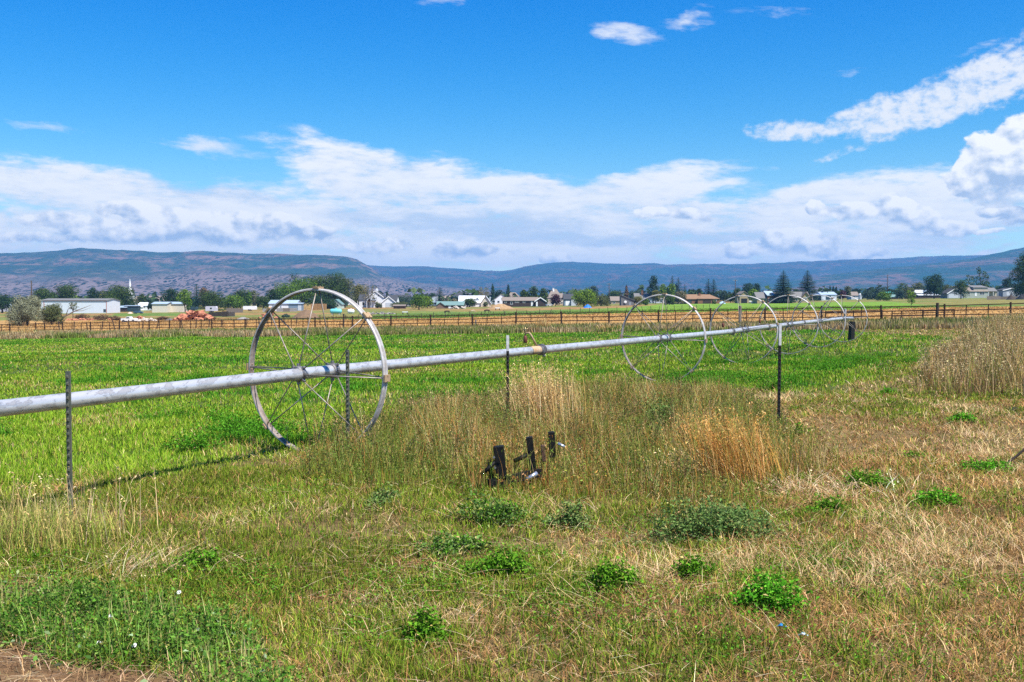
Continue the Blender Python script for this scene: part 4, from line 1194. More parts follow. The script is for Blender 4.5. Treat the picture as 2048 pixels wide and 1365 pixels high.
for px, ytop, dA, r, m_, label in ((1480, 612, -2.0, .13, GREYWOOD, 'thick grey wooden post in front of the pipe fence, inside the third wheel'), (904, 650, -.8, .1, DARKWOOD, 'short dark wooden stub leaning at the fence right of the white house'),
                                   (951, 640, 1.2, .09, GREYWOOD, 'thin grey wooden post just behind the pipe fence, below the grazing horses'), (1690, 618, -1.5, .09, WHITEP, 'pale post beside the loose rusty fence panel'), (687, 628, 3.0, .1, DARKWOOD, 'dark wooden post behind the fence, below the turquoise tank'),
                                   (1874, 606, -.7, .12, DARKWOOD, 'dark gate post at the middle of the low five bar gate')):
    u = (px - CX) / F; D = (FENCE_A + dA) / (AX * u + AY); b = at(px, D); h = zrow(ytop, D) - b.z
    m = MB(); m.tube([(0, 0, -.2), (0, 0, h * .5), (.02, 0, h - .02), (.02, 0, h)], [r, r, r * .95, r * .7], 9)
    tag(outward(m.build('wooden_post', m_, None, b)), label, 'post', 'wooden posts near the pipe fence')


# wire fence farther out
def wire_fence(pts_px, label, n):
    P = [Vector(at(px, D)) for px, D in pts_px]; O = P[0].copy()
    f = thing('wire_fence', label, 'fence', O); rr = random.Random(n)
    seg = [(a, b) for a, b in zip(P, P[1:])]; tops = []
    for i in range(n):
        q = i / (n - 1) * len(seg); k = min(int(q), len(seg) - 1); p = seg[k][0].lerp(seg[k][1], q - k); p.z = float(terr(p.x, p.y))
        m = MB(); h = rr.uniform(1.15, 1.5); l_ = rr.uniform(-.15, .15) if rr.random() < .7 else rr.uniform(-.5, .5)
        m.tube([p - O + Vector((0, 0, -.2)), p - O + Vector((l_, 0, h))], .075, 6); outward(m.build('post', DARKWOOD, f)); tops.append(p - O)
    for hz_ in (.5, .95):
        m = MB(); m.tube([t + Vector((0, 0, hz_)) for t in tops], .012, 4); m.build('wire', FENCEM, f)


wire_fence([(1010, 250), (1420, 330)], 'sagging wire fence on dark stakes at the edge of the bright pasture', 24)
wire_fence([(640, 235), (1010, 250)], 'thin wire fence on dark stakes where the horses graze', 16)
wire_fence([(90, 150), (640, 165)], 'low broken wire fence behind the rusty pipe fence, in front of the rubble', 22)
# ------------------------------------------------------------------ trees
BARK = mat('bark', (.16, .12, .085), .95, 0, .4, 3, (.08, .06, .045), stretch=(2, 2, .5))
PALEBARK = mat('pale_bark', (.55, .52, .47), .9, 0, .3, 2, (.25, .22, .19))
PAL = dict(green=[(.05, .085, .018), (.075, .115, .025), (.03, .058, .014)], bright=[(.085, .16, .018), (.12, .20, .025), (.055, .11, .015)], dark=[(.028, .06, .022), (.04, .075, .028), (.02, .045, .018)],
           olive=[(.10, .12, .045), (.13, .145, .055), (.075, .09, .035)], silver=[(.22, .235, .15), (.28, .295, .20), (.16, .175, .105), (.20, .20, .11)], yellow=[(.20, .17, .04), (.15, .15, .04), (.10, .12, .035)],
           spruce=[(.028, .052, .034), (.04, .07, .045), (.02, .038, .026)], purple=[(.075, .03, .04), (.05, .02, .03), (.10, .045, .05)], brown=[(.15, .085, .045), (.12, .075, .045), (.18, .12, .06)], lime=[(.13, .22, .018), (.18, .27, .025), (.085, .15, .015)], tan=[(.24, .20, .11), (.18, .155, .085), (.13, .13, .07)], blueg=[(.05, .085, .06), (.065, .105, .075), (.035, .06, .045)])
_tree_n = [0]


def tree(kind, px, D, ytop, w, colour, label, ybot=None, crown0=.12, dens=1.0, bark=None, name=None, lobes=None, spindly=0.0):
    """kind round / column / spruce / willow / sparse / bush; sizes read in photo pixels at depth D"""
    _tree_n[0] += 1; rr = np.random.default_rng(100 + _tree_n[0])
    b = at(px, D); s = D / F; H = zrow(ytop, D) - b.z; W_ = w * s * (1.2 if kind in ('round', 'willow', 'spruce') else 1.0)
    nm = name or {'spruce': 'spruce_tree', 'column': 'poplar_tree', 'bush': 'shrub', 'willow': 'willow_tree'}.get(kind, 'leafy_tree')
    t = thing(nm, label, 'shrub' if kind == 'bush' else 'tree', b, 0, 'trees and shrubs around the far farmsteads')
    col = np.array(PAL[colour]); lf = max(.3, 1.9 * s) if kind != 'bush' else max(.16, 1.8 * s)
    mb = MB(); tr = max(.10, W_ * .028) if kind != 'bush' else max(.05, W_ * .018)
    z0 = H * crown0
    P, N, sz = [], [], []
    if kind == 'spruce':
        mb.tube([(0, 0, -.4), (0, 0, H * .5), (0, 0, H * .97)], [tr * 1.6, tr, .03], 7)
        lv = max(9, int(H / (lf * 1.15))); 
        for i in range(lv):
            f = (i + .3) / lv; z = z0 * .5 + (H - z0 * .5) * f; r = W_ / 2 * (1 - f) ** .74 * rr.uniform(.74, 1.1) + .12
            nb = max(5, int(2 * pi * r / (lf * .85)))
            for j in range(nb):
                a = 2 * pi * (j + rr.random()) / nb; rj = r * rr.uniform(.55, 1.2)
                for q in np.linspace(.25, 1, max(2, int(rj / (lf * .62)))):
                    P.append((rj * q * cos(a), rj * q * sin(a), z - rj * q * .22 + (q ** 2) * rj * .14 + rr.normal(0, .05 * lf))); N.append((cos(a) * .6 + rr.normal(0, .35), sin(a) * .6 + rr.normal(0, .35), .9 + rr.normal(0, .3))); sz.append(lf * rr.uniform(.7, 1.2))
        for _ in range(6): P.append((rr.normal(0, .08), rr.normal(0, .08), H * rr.uniform(.95, 1.0))); N.append(rr.normal(0, 1, 3)); sz.append(lf * .6)
    else:
        if lobes is None:
            n = {'round': 11, 'column': 8, 'willow': 16, 'sparse': 10, 'bush': 14}[kind]; lobes = []
            for i in range(n):
                f = (i + .5) / n
                if kind == 'column': lobes.append((rr.normal(0, W_ * .06), rr.normal(0, W_ * .06), z0 + (H - z0) * (.08 + .84 * f), W_ * .48 * (sin(pi * (f * .8 + .16)) ** .7), (H - z0) / n * 1.3))
                elif kind == 'willow' or kind == 'bush':
                    a = rr.uniform(0, 6.28); q = sqrt(rr.random()) * W_ * .36; zt = H * (1 - .62 * (q / (W_ * .5)) ** 2) - H * .2
                    lobes.append((q * cos(a), q * sin(a), max(zt * rr.uniform(.35, 1.0), H * .18), W_ * rr.uniform(.17, .27), H * rr.uniform(.18, .27)))
                else:
                    a = i * 2.4 + rr.uniform(-.4, .4); zz = z0 + (H - z0) * (.16 + .70 * f); wr = W_ * .5 * sin(pi * min(.97, .16 + .76 * ((zz - z0) / (H - z0)))) ** .6
                    q = wr * rr.uniform(.35, .72); lr = W_ * rr.uniform(.15, .24) * (1.25 if kind == 'round' else .85)
                    lobes.append((q * cos(a), q * sin(a), min(zz, H - lr * .7), lr, lr * rr.uniform(.7, 1.0)))
            if kind == 'round': lobes.append((0, 0, H - W_ * .19, W_ * .22, W_ * .19)); lobes.append((0, 0, z0 + (H - z0) * .5, W_ * .34, (H - z0) * .33))
            # stretch so that the crown really spans its width
            xs = max(abs(l[0]) + l[3] for l in lobes); k = W_ * .5 / xs
            lobes = [(l[0] * k, l[1] * k, l[2], l[3] * max(k, .8), l[4]) for l in lobes]
            zt = max(l[2] + l[4] for l in lobes); lobes = [(l[0], l[1], l[2] * H / zt, l[3], l[4] * H / zt) for l in lobes]
        else: lobes = [(a * W_, c * W_ * .6, d * H, e * W_, g * H) for a, c, d, e, g in lobes]
        for lx, ly, lz, lr, lh in lobes:
            m = int((40 + 8.5 * (lr * lh) / (lf * lf)) * dens * (.5 if kind == 'sparse' else 1.2)); m = min(m, 2200 if kind == 'bush' else 1100)
            v = rr.normal(0, 1, (m, 3)); v /= np.linalg.norm(v, axis=1)[:, None]
            q = rr.uniform(.25, 1.06, m) ** (1 / 2.2); p = v * q[:, None] * np.array([lr, lr, lh]) * (1 + .22 * np.sin(v * 5 + rr.uniform(0, 6, 3)).sum(1)[:, None] / 2)
            P += list(p + np.array([lx, ly, lz])); N += list(v + rr.normal(0, .55, (m, 3)) + np.array([0, 0, .25])); sz += list(lf * rr.uniform(.6, 1.25, m))
        # trunk and limbs reach into the lobes
        bend = rr.normal(0, .05 * W_)
        zc = max(z0 * 1.1, H * .28)
        mb.tube([(0, 0, -.4), (bend * .3, 0, zc * .5), (bend, 0, zc)], [tr * 1.5, tr * 1.15, tr], 8)
        for lx, ly, lz, lr, lh in lobes[:: 1 if kind in ('sparse', 'bush') else 2]:
            mb.tube([(bend, 0, zc * .85), ((bend + lx) * .45, ly * .45, zc + max(.1, lz - zc) * .5), (lx, ly, lz)], [tr * .7, tr * .45, tr * .15], 5)
    P = np.array(P); N = np.array(N, float); sz = np.array(sz); n = len(P)
    P[:, 2] = np.maximum(P[:, 2], .12)
    c = col[rr.choice(len(col), n)] * (1 + rr.normal(0, .16, (n, 1)))
    V, Q, _, C = leaves(P, sz * 1.15, np.clip(c, .004, 1), .62, N)
    o = link('crown' if kind != 'bush' else 'foliage', np_mesh('crown', V, Q, None, C, LEAF), t)
    mb.build('trunk' if kind != 'bush' else 'stem', bark or BARK, t, smooth=True)
    return t


# ------------------------------------------------------------------ buildings
GLASS = mat('dark_glass', (.03, .045, .055), .12, 0, .2, 1, spec=.6)
WHITEWALL = mat('white_siding', (.74, .75, .76), .7, 0, .06, 2)
CREAM = mat('cream_siding', (.60, .55, .44), .75, 0, .1, 2)
BEIGE = mat('beige_siding', (.42, .38, .30), .8, 0, .12, 2)
GREYW = mat('grey_siding', (.25, .28, .32), .75, 0, .12, 2)
LGREY = mat('light_grey_siding', (.48, .51, .55), .7, 0, .1, 2)
SAGE = mat('sage_siding', (.33, .36, .31), .8, 0, .1, 2)
BROWNW = mat('brown_boards', (.11, .065, .042), .85, 0, .3, 2)
BRICK = mat('brown_brick', (.22, .105, .06), .9, 0, .25, 2.5)
DKBROWN = mat('dark_brown_boards', (.05, .034, .028), .85, 0, .3, 2)
TANW = mat('tan_wall', (.36, .27, .16), .85, 0, .2, 2)
METALW = mat('white_ribbed_metal', (.66, .69, .74), .5, .1, .08, 1.2, stretch=(5, 5, .2))
ROOFDK = mat('charcoal_shingles', (.055, .058, .064), .9, 0, .3, 3)
ROOFGR = mat('grey_shingles', (.17, .165, .16), .9, 0, .25, 3)
ROOFBR = mat('brown_shingles', (.24, .145, .085), .9, 0, .25, 3)
ROOFTAN = mat('taupe_shingles', (.22, .18, .15), .9, 0, .25, 3)
ROOFGN = mat('green_metal_roof', (.17, .27, .24), .5, .1, .15, 2)
ROOFTEAL = mat('teal_roof', (.08, .38, .33), .5, .1, .15, 2)
ROOFWH = mat('white_metal_roof', (.80, .82, .84), .4, .2, .08, 2)
ROOFBL = mat('pale_blue_metal_roof', (.42, .52, .62), .45, .2, .12, 2)
TRIM = mat('white_trim', (.8, .8, .8), .6, 0, .05, 2)
REDTRIM = mat('red_trim', (.42, .10, .05), .6, 0, .15, 2)
STEELBL = mat('blue_grey_steel', (.20, .27, .34), .5, .2, .2, 2)
DKTEAL = mat('dark_teal_steel', (.035, .065, .075), .5, .1, .25, 2)
BLUETARP = mat('blue_tarp', (.02, .17, .62), .5, 0, .3, 2)
STONEW = mat('grey_stone', (.26, .24, .22), .95, 0, .4, 2.5)
HAY = mat('pale_straw', (.52, .36, .15), .95, 0, .3, 2.5)
HAYB = mat('brown_straw', (.34, .19, .08), .95, 0, .3, 2.5)
SOIL = mat('brown_earth', (.20, .125, .07), .95, 0, .35, 1.2, (.13, .085, .05), bump=.5)
CONC = mat('grey_concrete', (.34, .33, .31), .9, 0, .25, 2)
RED_STONE = mat('red_sandstone', (.50, .21, .12), .9, 0, .3, 1.5, (.34, .13, .075), bump=.4)
PALE_STONE = mat('pale_rubble', (.48, .42, .36), .9, 0, .35, 1.5)
TURQ = mat('turquoise_paint', (.16, .55, .58), .4, .1, .08, 1)
BLACKR = mat('black_rubber', (.015, .015, .016), .7)
MATS['white_paint'] = mat('white_paint', (.78, .79, .80), .35, 0, .04, 1, spec=.5)
PAINTW = MATS['white_paint']
OVER = .35


def building(name, label, cat, D, wings, openings=(), px=None, rz=0.0, extra=None):
    """wings: (px0, px1, near depth, far depth, eave row, ridge row, axis, wall, roof); axis x = ridge along the front, y = gable to the front,
    l / r = single slope rising to that side, h = hipped, g = gambrel, q = round. openings: (kind, px0, px1, top row, bottom row, depth, material)"""
    px = px if px is not None else (min(w[0] for w in wings) + max(w[1] for w in wings)) / 2
    b = at(px, D); s = D / F
    t = thing(name, label, cat, b, rz)
    lx = lambda p: (p - px) * s
    lz = lambda row: zrow(row, D) - b.z
    for k, (p0, p1, d0, d1, ev, rg, ax_, wm, rm) in enumerate(wings):
        x0, x1, ze, zr = lx(p0), lx(p1), max(lz(ev), 1.2), max(lz(rg), 1.4); xm, ym = (x0 + x1) / 2, (d0 + d1) / 2
        zb = -1.5; th = .22; w = MB(); r = MB(); o = OVER; e = .004 * k
        if ax_ == 'y':
            w.prism([(x0, zb), (x1, zb), (x1, ze), (xm, zr), (x0, ze)], 'y', d0 + e, d1 + e)
            m_ = (zr - ze) / (xm - x0); 
            r.prism([(x0 - o, ze - o * m_ + .02), (xm, zr + .02), (xm, zr + th), (x0 - o, ze - o * m_ + th)], 'y', d0 - o, d1 + o)
            r.prism([(xm, zr + .02), (x1 + o, ze - o * m_ + .02), (x1 + o, ze - o * m_ + th), (xm, zr + th)], 'y', d0 - o, d1 + o)
        elif ax_ == 'x':
            w.prism([(d0, zb), (d1, zb), (d1, ze), (ym, zr), (d0, ze)], 'x', x0 + e, x1 + e)
            m_ = (zr - ze) / (ym - d0)
            r.prism([(d0 - o, ze - o * m_ + .02), (ym, zr + .02), (ym, zr + th), (d0 - o, ze - o * m_ + th)], 'x', x0 - o, x1 + o)
            r.prism([(ym, zr + .02), (d1 + o, ze - o * m_ + .02), (d1 + o, ze - o * m_ + th), (ym, zr + th)], 'x', x0 - o, x1 + o)
        elif ax_ in 'lr':
            za, zb2 = (zr, ze) if ax_ == 'l' else (ze, zr)
            w.prism([(x0, zb), (x1, zb), (x1, zb2), (x0, za)], 'y', d0 + e, d1 + e)
            r.prism([(x0 - o, za + .02), (x1 + o, zb2 + .02), (x1 + o, zb2 + th), (x0 - o, za + th)], 'y', d0 - o, d1 + o)
        elif ax_ == 'f':
            w.prism([(x0, zb), (x1, zb), (x1, ze), (x0, ze)], 'y', d0 + e, d1 + e)
            r.prism([(d0 - o, ze + .02), (d1 + o, zr + .02), (d1 + o, zr + th), (d0 - o, ze + th)], 'x', x0 - o, x1 + o)
        elif ax_ == 'h':
            w.box(x0, x1, d0 + e, d1 + e, zb, ze)
            q = min((x1 - x0) * .35, (d1 - d0) * .5); a0, a1 = x0 - o, x1 + o; c0, c1 = d0 - o, d1 + o
            r.add([(a0, c0, ze + .02), (a1, c0, ze + .02), (a1, c1, ze + .02), (a0, c1, ze + .02), (x0 + q, ym, zr), (x1 - q, ym, zr)], [(3, 2, 1, 0), (0, 1, 5, 4), (1, 2, 5), (2, 3, 4, 5), (3, 0, 4)])
        elif ax_ == 'g':
            hw = (x1 - x0) / 2; prof = [(x0, ze), (x0 + hw * .22, ze + (zr - ze) * .55), (xm, zr), (x1 - hw * .22, ze + (zr - ze) * .55), (x1, ze)]
            w.prism([(x0, zb), (x1, zb)] + prof[::-1], 'y', d0 + e, d1 + e)
            for (ax0, az0), (ax1, az1) in zip(prof, prof[1:]): r.prism([(ax0, az0 + .02), (ax1, az1 + .02), (ax1, az1 + th), (ax0, az0 + th)], 'y', d0 - o, d1 + o)
        elif ax_ == 'q':
            n = 12; pr = [(xm - (x1 - x0) / 2 * cos(pi * i / n), zb * 0 + .1 + zr * sin(pi * i / n)) for i in range(n + 1)]
            w.prism([(x, z) for x, z in pr][::-1], 'y', d0 + .1, d1 - .1)
            out = [(xm - ((x1 - x0) / 2 + .12) * cos(pi * i / n), .1 + (zr + .12) * sin(pi * i / n)) for i in range(n + 1)]
            for i in range(n): r.prism([pr[i], pr[i + 1], out[i + 1], out[i]], 'y', d0, d1)
        outward(w.build('wall', wm, t)); outward(r.build('roof', rm, t))
    for op in openings:
        kind, p0, p1, r0, r1, dep = op[:6]; m_ = op[6] if len(op) > 6 else None
        x0, x1, z1, z0 = lx(p0), lx(p1), lz(r0), max(lz(r1), .02)
        z1 = max(z1, z0 + .4)
        if kind == 'window':
            f = MB(); g = .10
            f.box(x0 - g, x1 + g, dep - .06, dep + .05, z1, z1 + g); f.box(x0 - g, x1 + g, dep - .06, dep + .05, z0 - g, z0); f.box(x0 - g, x0, dep - .06, dep + .05, z0, z1); f.box(x1, x1 + g, dep - .06, dep + .05, z0, z1)
            if x1 - x0 > 1.4: f.box((x0 + x1) / 2 - .04, (x0 + x1) / 2 + .04, dep - .05, dep + .05, z0, z1)
            fo = outward(f.build('window', m_ or TRIM, t)); q = MB(); q.box(x0, x1, dep - .03, dep + .04, z0, z1); outward(q.build('pane', GLASS, fo))
        elif kind == 'chimney':
            c = MB(); c.box(x0, x1, dep, dep + max(.7, x1 - x0), z0, z1); c.box(x0 - .08, x1 + .08, dep - .08, dep + max(.7, x1 - x0) + .08, z1, z1 + .18); outward(c.build('chimney', m_ or BRICK, t))
        elif kind == 'porch':
            c = MB(); c.box(x0, x1, dep - 2.4, dep, z1 - .2, z1); ro = outward(c.build('porch_roof', m_ or ROOFDK, t))
            npst = max(2, int((x1 - x0) / 2.4))
            for i in range(npst + 1):
                c = MB(); xx = x0 + .15 + (x1 - x0 - .3) * i / npst; c.box(xx - .08, xx + .08, dep - 2.3, dep - 2.14, -.5, z1 - .2); outward(c.build('porch_post', TRIM, t))
        elif kind == 'dormer':
            c = MB(); xm = (x0 + x1) / 2; c.prism([(x0, z0), (x1, z0), (x1, z0 + (z1 - z0) * .5), (xm, z1), (x0, z0 + (z1 - z0) * .5)], 'y', dep, dep + 3); outward(c.build('dormer', m_ or WHITEWALL, t))
        else:   # door, garage_door, shutter, trim
            c = MB(); c.box(x0, x1, dep - .05, dep + .04, z0, z1); do = outward(c.build(kind, m_ or TRIM, t))
            if kind == 'door': c = MB(); c.box(x1 - .18, x1 - .1, dep - .10, dep - .05, (z0 + z1) / 2 - .05, (z0 + z1) / 2 + .05); outward(c.build('handle', HUB, do))
    return t


def barge(t, D, px, p0, p1, ev, rg, dep, m_, name='gable_trim'):
    b = t.location; s = D / F; x0, x1 = (p0 - px) * s, (p1 - px) * s; xm = (x0 + x1) / 2; ze, zr = zrow(ev, D) - b.z, zrow(rg, D) - b.z; k = .28
    mm = (zr - ze) / (xm - x0); o = OVER + .02
    m = MB(); m.prism([(x0 - o, ze - o * mm - k), (xm, zr - k), (xm, zr + .23), (x0 - o, ze - o * mm + .23)], 'y', dep - .42, dep - .36); m.prism([(xm, zr - k), (x1 + o, ze - o * mm - k), (x1 + o, ze - o * mm + .23), (xm, zr + .23)], 'y', dep - .42, dep - .36)
    outward(m.build(name, m_, t))


d = dist_at
# --- left: white shed and its neighbours
D = d(150, 627)
building('quonset_hut', 'round grey metal hut half hidden behind the silver bush', 'shed', d(8, 624), [(-6, 25, 0, 9, 615, 608, 'q', LGREY, ROOFBL)])
t = building('metal_shed', 'long white ribbed metal shed with grey roof and red corner trim', 'shed', D, [(82, 213.5, 0, 16, 601.8, 598.2, 'x', METALW, ROOFGR)],
             [('window', 207.5, 212, 619, 624.5, 0, GREYW), ('corner_trim', 212.9, 213.8, 602.5, 626.5, -.03, REDTRIM), ('corner_trim', 88, 89, 602.5, 626.5, -.03, REDTRIM), ('eave_trim', 89.3, 212.6, 602, 602.9, -.03, REDTRIM)])
building('farm_shed', 'low tan shed with sage green roof right of the white metal shed', 'shed', 560, [(213, 238, 0, 7, 613, 608.5, 'x', TANW, ROOFGN)])
building('lean_to', 'low dark lean to with pale blue roof left of the dark steel container', 'shed', 500, [(235, 252, 0, 5, 616, 613, 'f', DKBROWN, ROOFBL)])
building('steel_container', 'dark teal steel container with a car parked before it', 'container', d(262, 624), [(248.5, 277, 0, 3, 612.6, 612, 'f', DKTEAL, ROOFBL)], [('door', 249.5, 251.5, 614, 622, 0, STEELBL)])
building('white_cottage', 'white cottage with pale roof behind the dark steel container', 'house', 560, [(276, 297, 0, 8, 611.5, 606, 'x', WHITEWALL, ROOFWH), (274, 286, -3, 0, 614, 609, 'y', WHITEWALL, ROOFWH)], [('window', 288, 291, 613, 616, 0)])
church = building('church', 'long grey roofed church with white needle steeple above the trees', 'church', 900, [(266, 328, 0, 20, 604, 592.5, 'x', CREAM, ROOFTAN), (250, 262, 4, 9, 590, 588, 'f', WHITEWALL, ROOFWH)])
b = church.location; s = 900 / F
m = MB(); cx_ = (255.5 - 289) * s
for z0_, z1_, r0_, r1_ in ((590, 583, 2.1, 2.1), (583, 577, 2.0, 1.15), (577, 557.5, 1.1, .12)):
    m.tube([(cx_, 6.5, zrow(z0_, 900) - b.z), (cx_, 6.5, zrow(z1_, 900) - b.z)], [r0_, r1_], 8)
outward(m.build('steeple', TRIM, church))
building('storage_shed', 'cream storage shed with blue grey roof behind the white trailer', 'shed', 470, [(304.5, 334, 0, 9, 608.5, 605, 'x', CREAM, ROOFBL)])
building('storage_shed', 'second cream storage shed, nearer the bright green tree', 'shed', 476, [(335, 367, 0, 9, 608.5, 605, 'x', CREAM, ROOFBL)])


def trailer(name, label, px0, px1, ytop, ybot, D, body, win=2, cat='trailer', wheels=True):
    b = at((px0 + px1) / 2, D); s = D / F; L = (px1 - px0) * s; H = (ybot - ytop) * s
    t = thing(name, label, cat, b); m = MB(); z0 = .55
    m.prism([(-L / 2, z0), (L / 2, z0), (L / 2, H * .75), (L / 2 - L * .05, H), (-L / 2 + L * .05, H), (-L / 2, H * .85)], 'y', 0, 2.4); outward(m.build('body', body, t))
    for i in range(win):
        c = -L / 2 + L * (i + .7) / (win + .4); f = MB(); f.box(c - .45, c + .45, -.03, .02, H * .52, H * .78); outward(f.build('window', GLASS, t))
    if wheels:
        for q in (-.35, .35):
            for yy in (.1, 2.1):
                w = MB(); w.lathe([(.12, -.11), (.34, -.11), (.38, -.06), (.38, .06), (.34, .11), (.12, .11)], 12, Matrix.Translation((q, yy, .38)) @ Matrix.Rotation(pi / 2, 4, 'X')); outward(w.build('wheel', BLACKR, t))
    m = MB(); m.box(-L / 2 - 1, -L / 2, 1.1, 1.3, .5, .6); outward(m.build('hitch', DARKWOOD, t))
    return t


trailer('travel_trailer', 'white travel trailer with three windows in front of the cream sheds', 309, 329, 612, 621.5, d(318, 622), PAINTW, 3)
trailer('camper', 'tall white camper at the end of the white travel trailer', 329.5, 337, 611, 622, d(333, 622), PAINTW, 1)
trailer('camper', 'white camper with dark front window beside the brown earth mound', 338, 352, 611, 621, d(344, 621.5), PAINTW, 1)
trailer('flatbed_trailer', 'dark loaded trailer under the bright green tree', 376, 394, 614, 622, d(385, 622), DKTEAL, 0)
trailer('mobile_cabin', 'lilac white cabin trailer with blue roof left of the grey crates', 411, 433, 613, 625, d(422, 625), mat('lilac_panel', (.55, .5, .58), .7, 0, .15, 1), 1)
trailer('stock_trailer', 'white covered trailer in front of the round bright trees', 486, 512, 612.5, 622, d(500, 622), PAINTW, 0)


def car(name, label, px0, px1, ybot, col, D=None, kind='sedan', hood=0, face=1, h=None, group='vehicles parked by the far houses', cat='car'):
    D = D or d((px0 + px1) / 2, ybot); b = at((px0 + px1) / 2, D); s = D / F; L = (px1 - px0) * s; k = L / 4.6; H = 1.5 * max(.8, min(k, 1.3))
    t = thing(name, label, cat, b, 0, group); m = MB(); f = face
    X_ = lambda v: f * (v - .5) * L
    if kind == 'sedan': body = [(0, .3), (1, .3), (1, .62), (.97, .78), (.72, .9), (.60, 1.0 * H / 1.5 * 1.42), (.28, 1.0 * H / 1.5 * 1.42), (.12, .95), (.0, .85)]
    elif kind == 'van': body = [(0, .3), (1, .3), (1, .8), (.9, 1.0), (.78, H * 1.15), (.02, H * 1.15), (0, 1.0)]
    else: body = [(0, .35), (1, .35), (1, .95), (.70, 1.02), (.60, H * 1.16), (.40, H * 1.16), (.36, 1.02), (.02, 1.0), (0, .95)]
    pm = mat('car_paint_%d_%d_%d' % tuple(int(v * 99) for v in col), col, .3, .1, .04, 1, spec=.5)
    pl = [(X_(a), z) for a, z in body]
    m.prism(pl, 'y', -.9, .9); bo = outward(m.build('body', pm, t)); bv = bo.modifiers.new('edge', 'BEVEL'); bv.width = .06; bv.segments = 2
    g = MB()
    wz0, wz1 = 1.02, body[5][1] * .97 if kind == 'sedan' else H * 1.12
    a0, a1 = {'sedan': (.30, .60), 'van': (.1, .78), 'pickup': (.41, .60)}[kind]
    if wz1 > wz0 + .1:
        g.prism([(X_(a0), wz0), (X_(a1 + .06), wz0), (X_(a1), wz1 - .06), (X_(a0 + .02), wz1 - .06)], 'y', -.925, .925); outward(g.build('side_window', GLASS, t))
    for a in (.18, .82):
        for y_ in (-.8, .8):
            w = MB(); w.lathe([(.1, -.1), (.3, -.1), (.34, -.06), (.34, .06), (.3, .1), (.1, .1)], 14, Matrix.Translation((X_(a), y_ * 1.05, .34)) @ Matrix.Rotation(pi / 2, 4, 'X')); wo = outward(w.build('wheel', BLACKR, t))
            w = MB(); w.lathe([(.0, -.105), (.17, -.105), (.17, .105), (.0, .105)], 10, Matrix.Translation((X_(a), y_ * 1.06, .34)) @ Matrix.Rotation(pi / 2, 4, 'X')); outward(w.build('rim', HUB, wo))
    for y_ in (-.6, .6):
        w = MB(); xx = X_(1.0); w.box(min(xx, xx + f * .03), max(xx, xx + f * .03), y_ - .16, y_ + .16, .62, .76); outward(w.build('headlight', TRIM, t))
    if hood:
        M = Matrix.Translation((X_(.70), 0, 1.05)) @ Matrix.Rotation(-f * radians(-62), 4, 'Y')
        w = MB(); w.box(min(0, f * 1.35), max(0, f * 1.35), -.8, .8, 0, .05, M); outward(w.build('hood', DARKWOOD, t))
        w = MB(); w.box(min(X_(.74), X_(.99)), max(X_(.74), X_(.99)), -.7, .7, .96, 1.04); outward(w.build('engine_bay', BLACKR, t))
    return t


car('pickup_truck', 'white pickup truck with its hood propped open beside pale rubble', 244, 274, 644, (.76, .77, .77), 262, 'pickup', 1, -1, cat='pickup truck')
car('parked_car', 'dark blue car in front of the dark steel container', 268, 286, 624.5, (.05, .09, .14), 440)
for a in (('dark grey car at the end of the dark brown long house', 1066, 1080, 613.5, (.03, .035, .045), 'sedan'), ('blue van beside the dark brown long house', 1080.5, 1094, 613.5, (.16, .26, .42), 'van'), ('white van beside the purple leaved tree', 1094.5, 1106, 613, (.75, .76, .78), 'van'),
          ('dark car with bright windshield in front of the brown brick house', 1406, 1419, 607.5, (.05, .055, .07), 'sedan'), ('dark car parked at the gambrel barn', 1482, 1497, 606.5, (.04, .045, .06), 'sedan'), ('white car beside the blue tarp, in front of the low brown house', 1496, 1503, 606.5, (.72, .73, .75), 'sedan'),
          ('black pickup beside the white metal barn', 1652, 1662, 600, (.03, .03, .035), 'pickup'), ('white car left of the bright round bush on the right', 1737, 1745, 598, (.75, .76, .78), 'sedan'),
          ('white car under the wide dark tree at the black barn', 1882, 1889, 593.5, (.75, .76, .78), 'sedan'), ('pale car at the grey farm yard on the far right', 2023, 2033, 592.5, (.6, .62, .65), 'van')):
    car('parked_car', a[0], a[1], a[2], a[3], a[4], None, a[5], 0, 1 if random.random() < .6 else -1)


def pile(name, label, px, ybot, w, h, m_, seed=1, D=None, cat='mound'):
    D = D or d(px, ybot); b = at(px, D); s = D / F; n = 22; rr = np.random.default_rng(seed)
    g = np.linspace(-1, 1, n); gx, gy = np.meshgrid(g, g); r = np.sqrt(gx ** 2 + gy ** 2)
    z = np.clip(1 - r ** 1.3, 0, 1) ** .9 * (.75 + .5 * fbm(gx * 2.5 + seed * 3, gy * 2.5, 3, seed)) + (fbm(gx * 6, gy * 6, 2, seed) - .5) * .12 * (r < 1)
    V = np.stack([gx * w * s / 2, gy * w * s / 2, z * h * s - .12], -1).reshape(-1, 3)
    idx = (np.arange(n - 1)[:, None] * n + np.arange(n - 1)[None]).ravel()
    o = link(name, np_mesh(name, V, np.stack([idx, idx + 1, idx + n + 1, idx + n], 1), None, None, m_, True), None, b)
    return tag(o, label, cat)


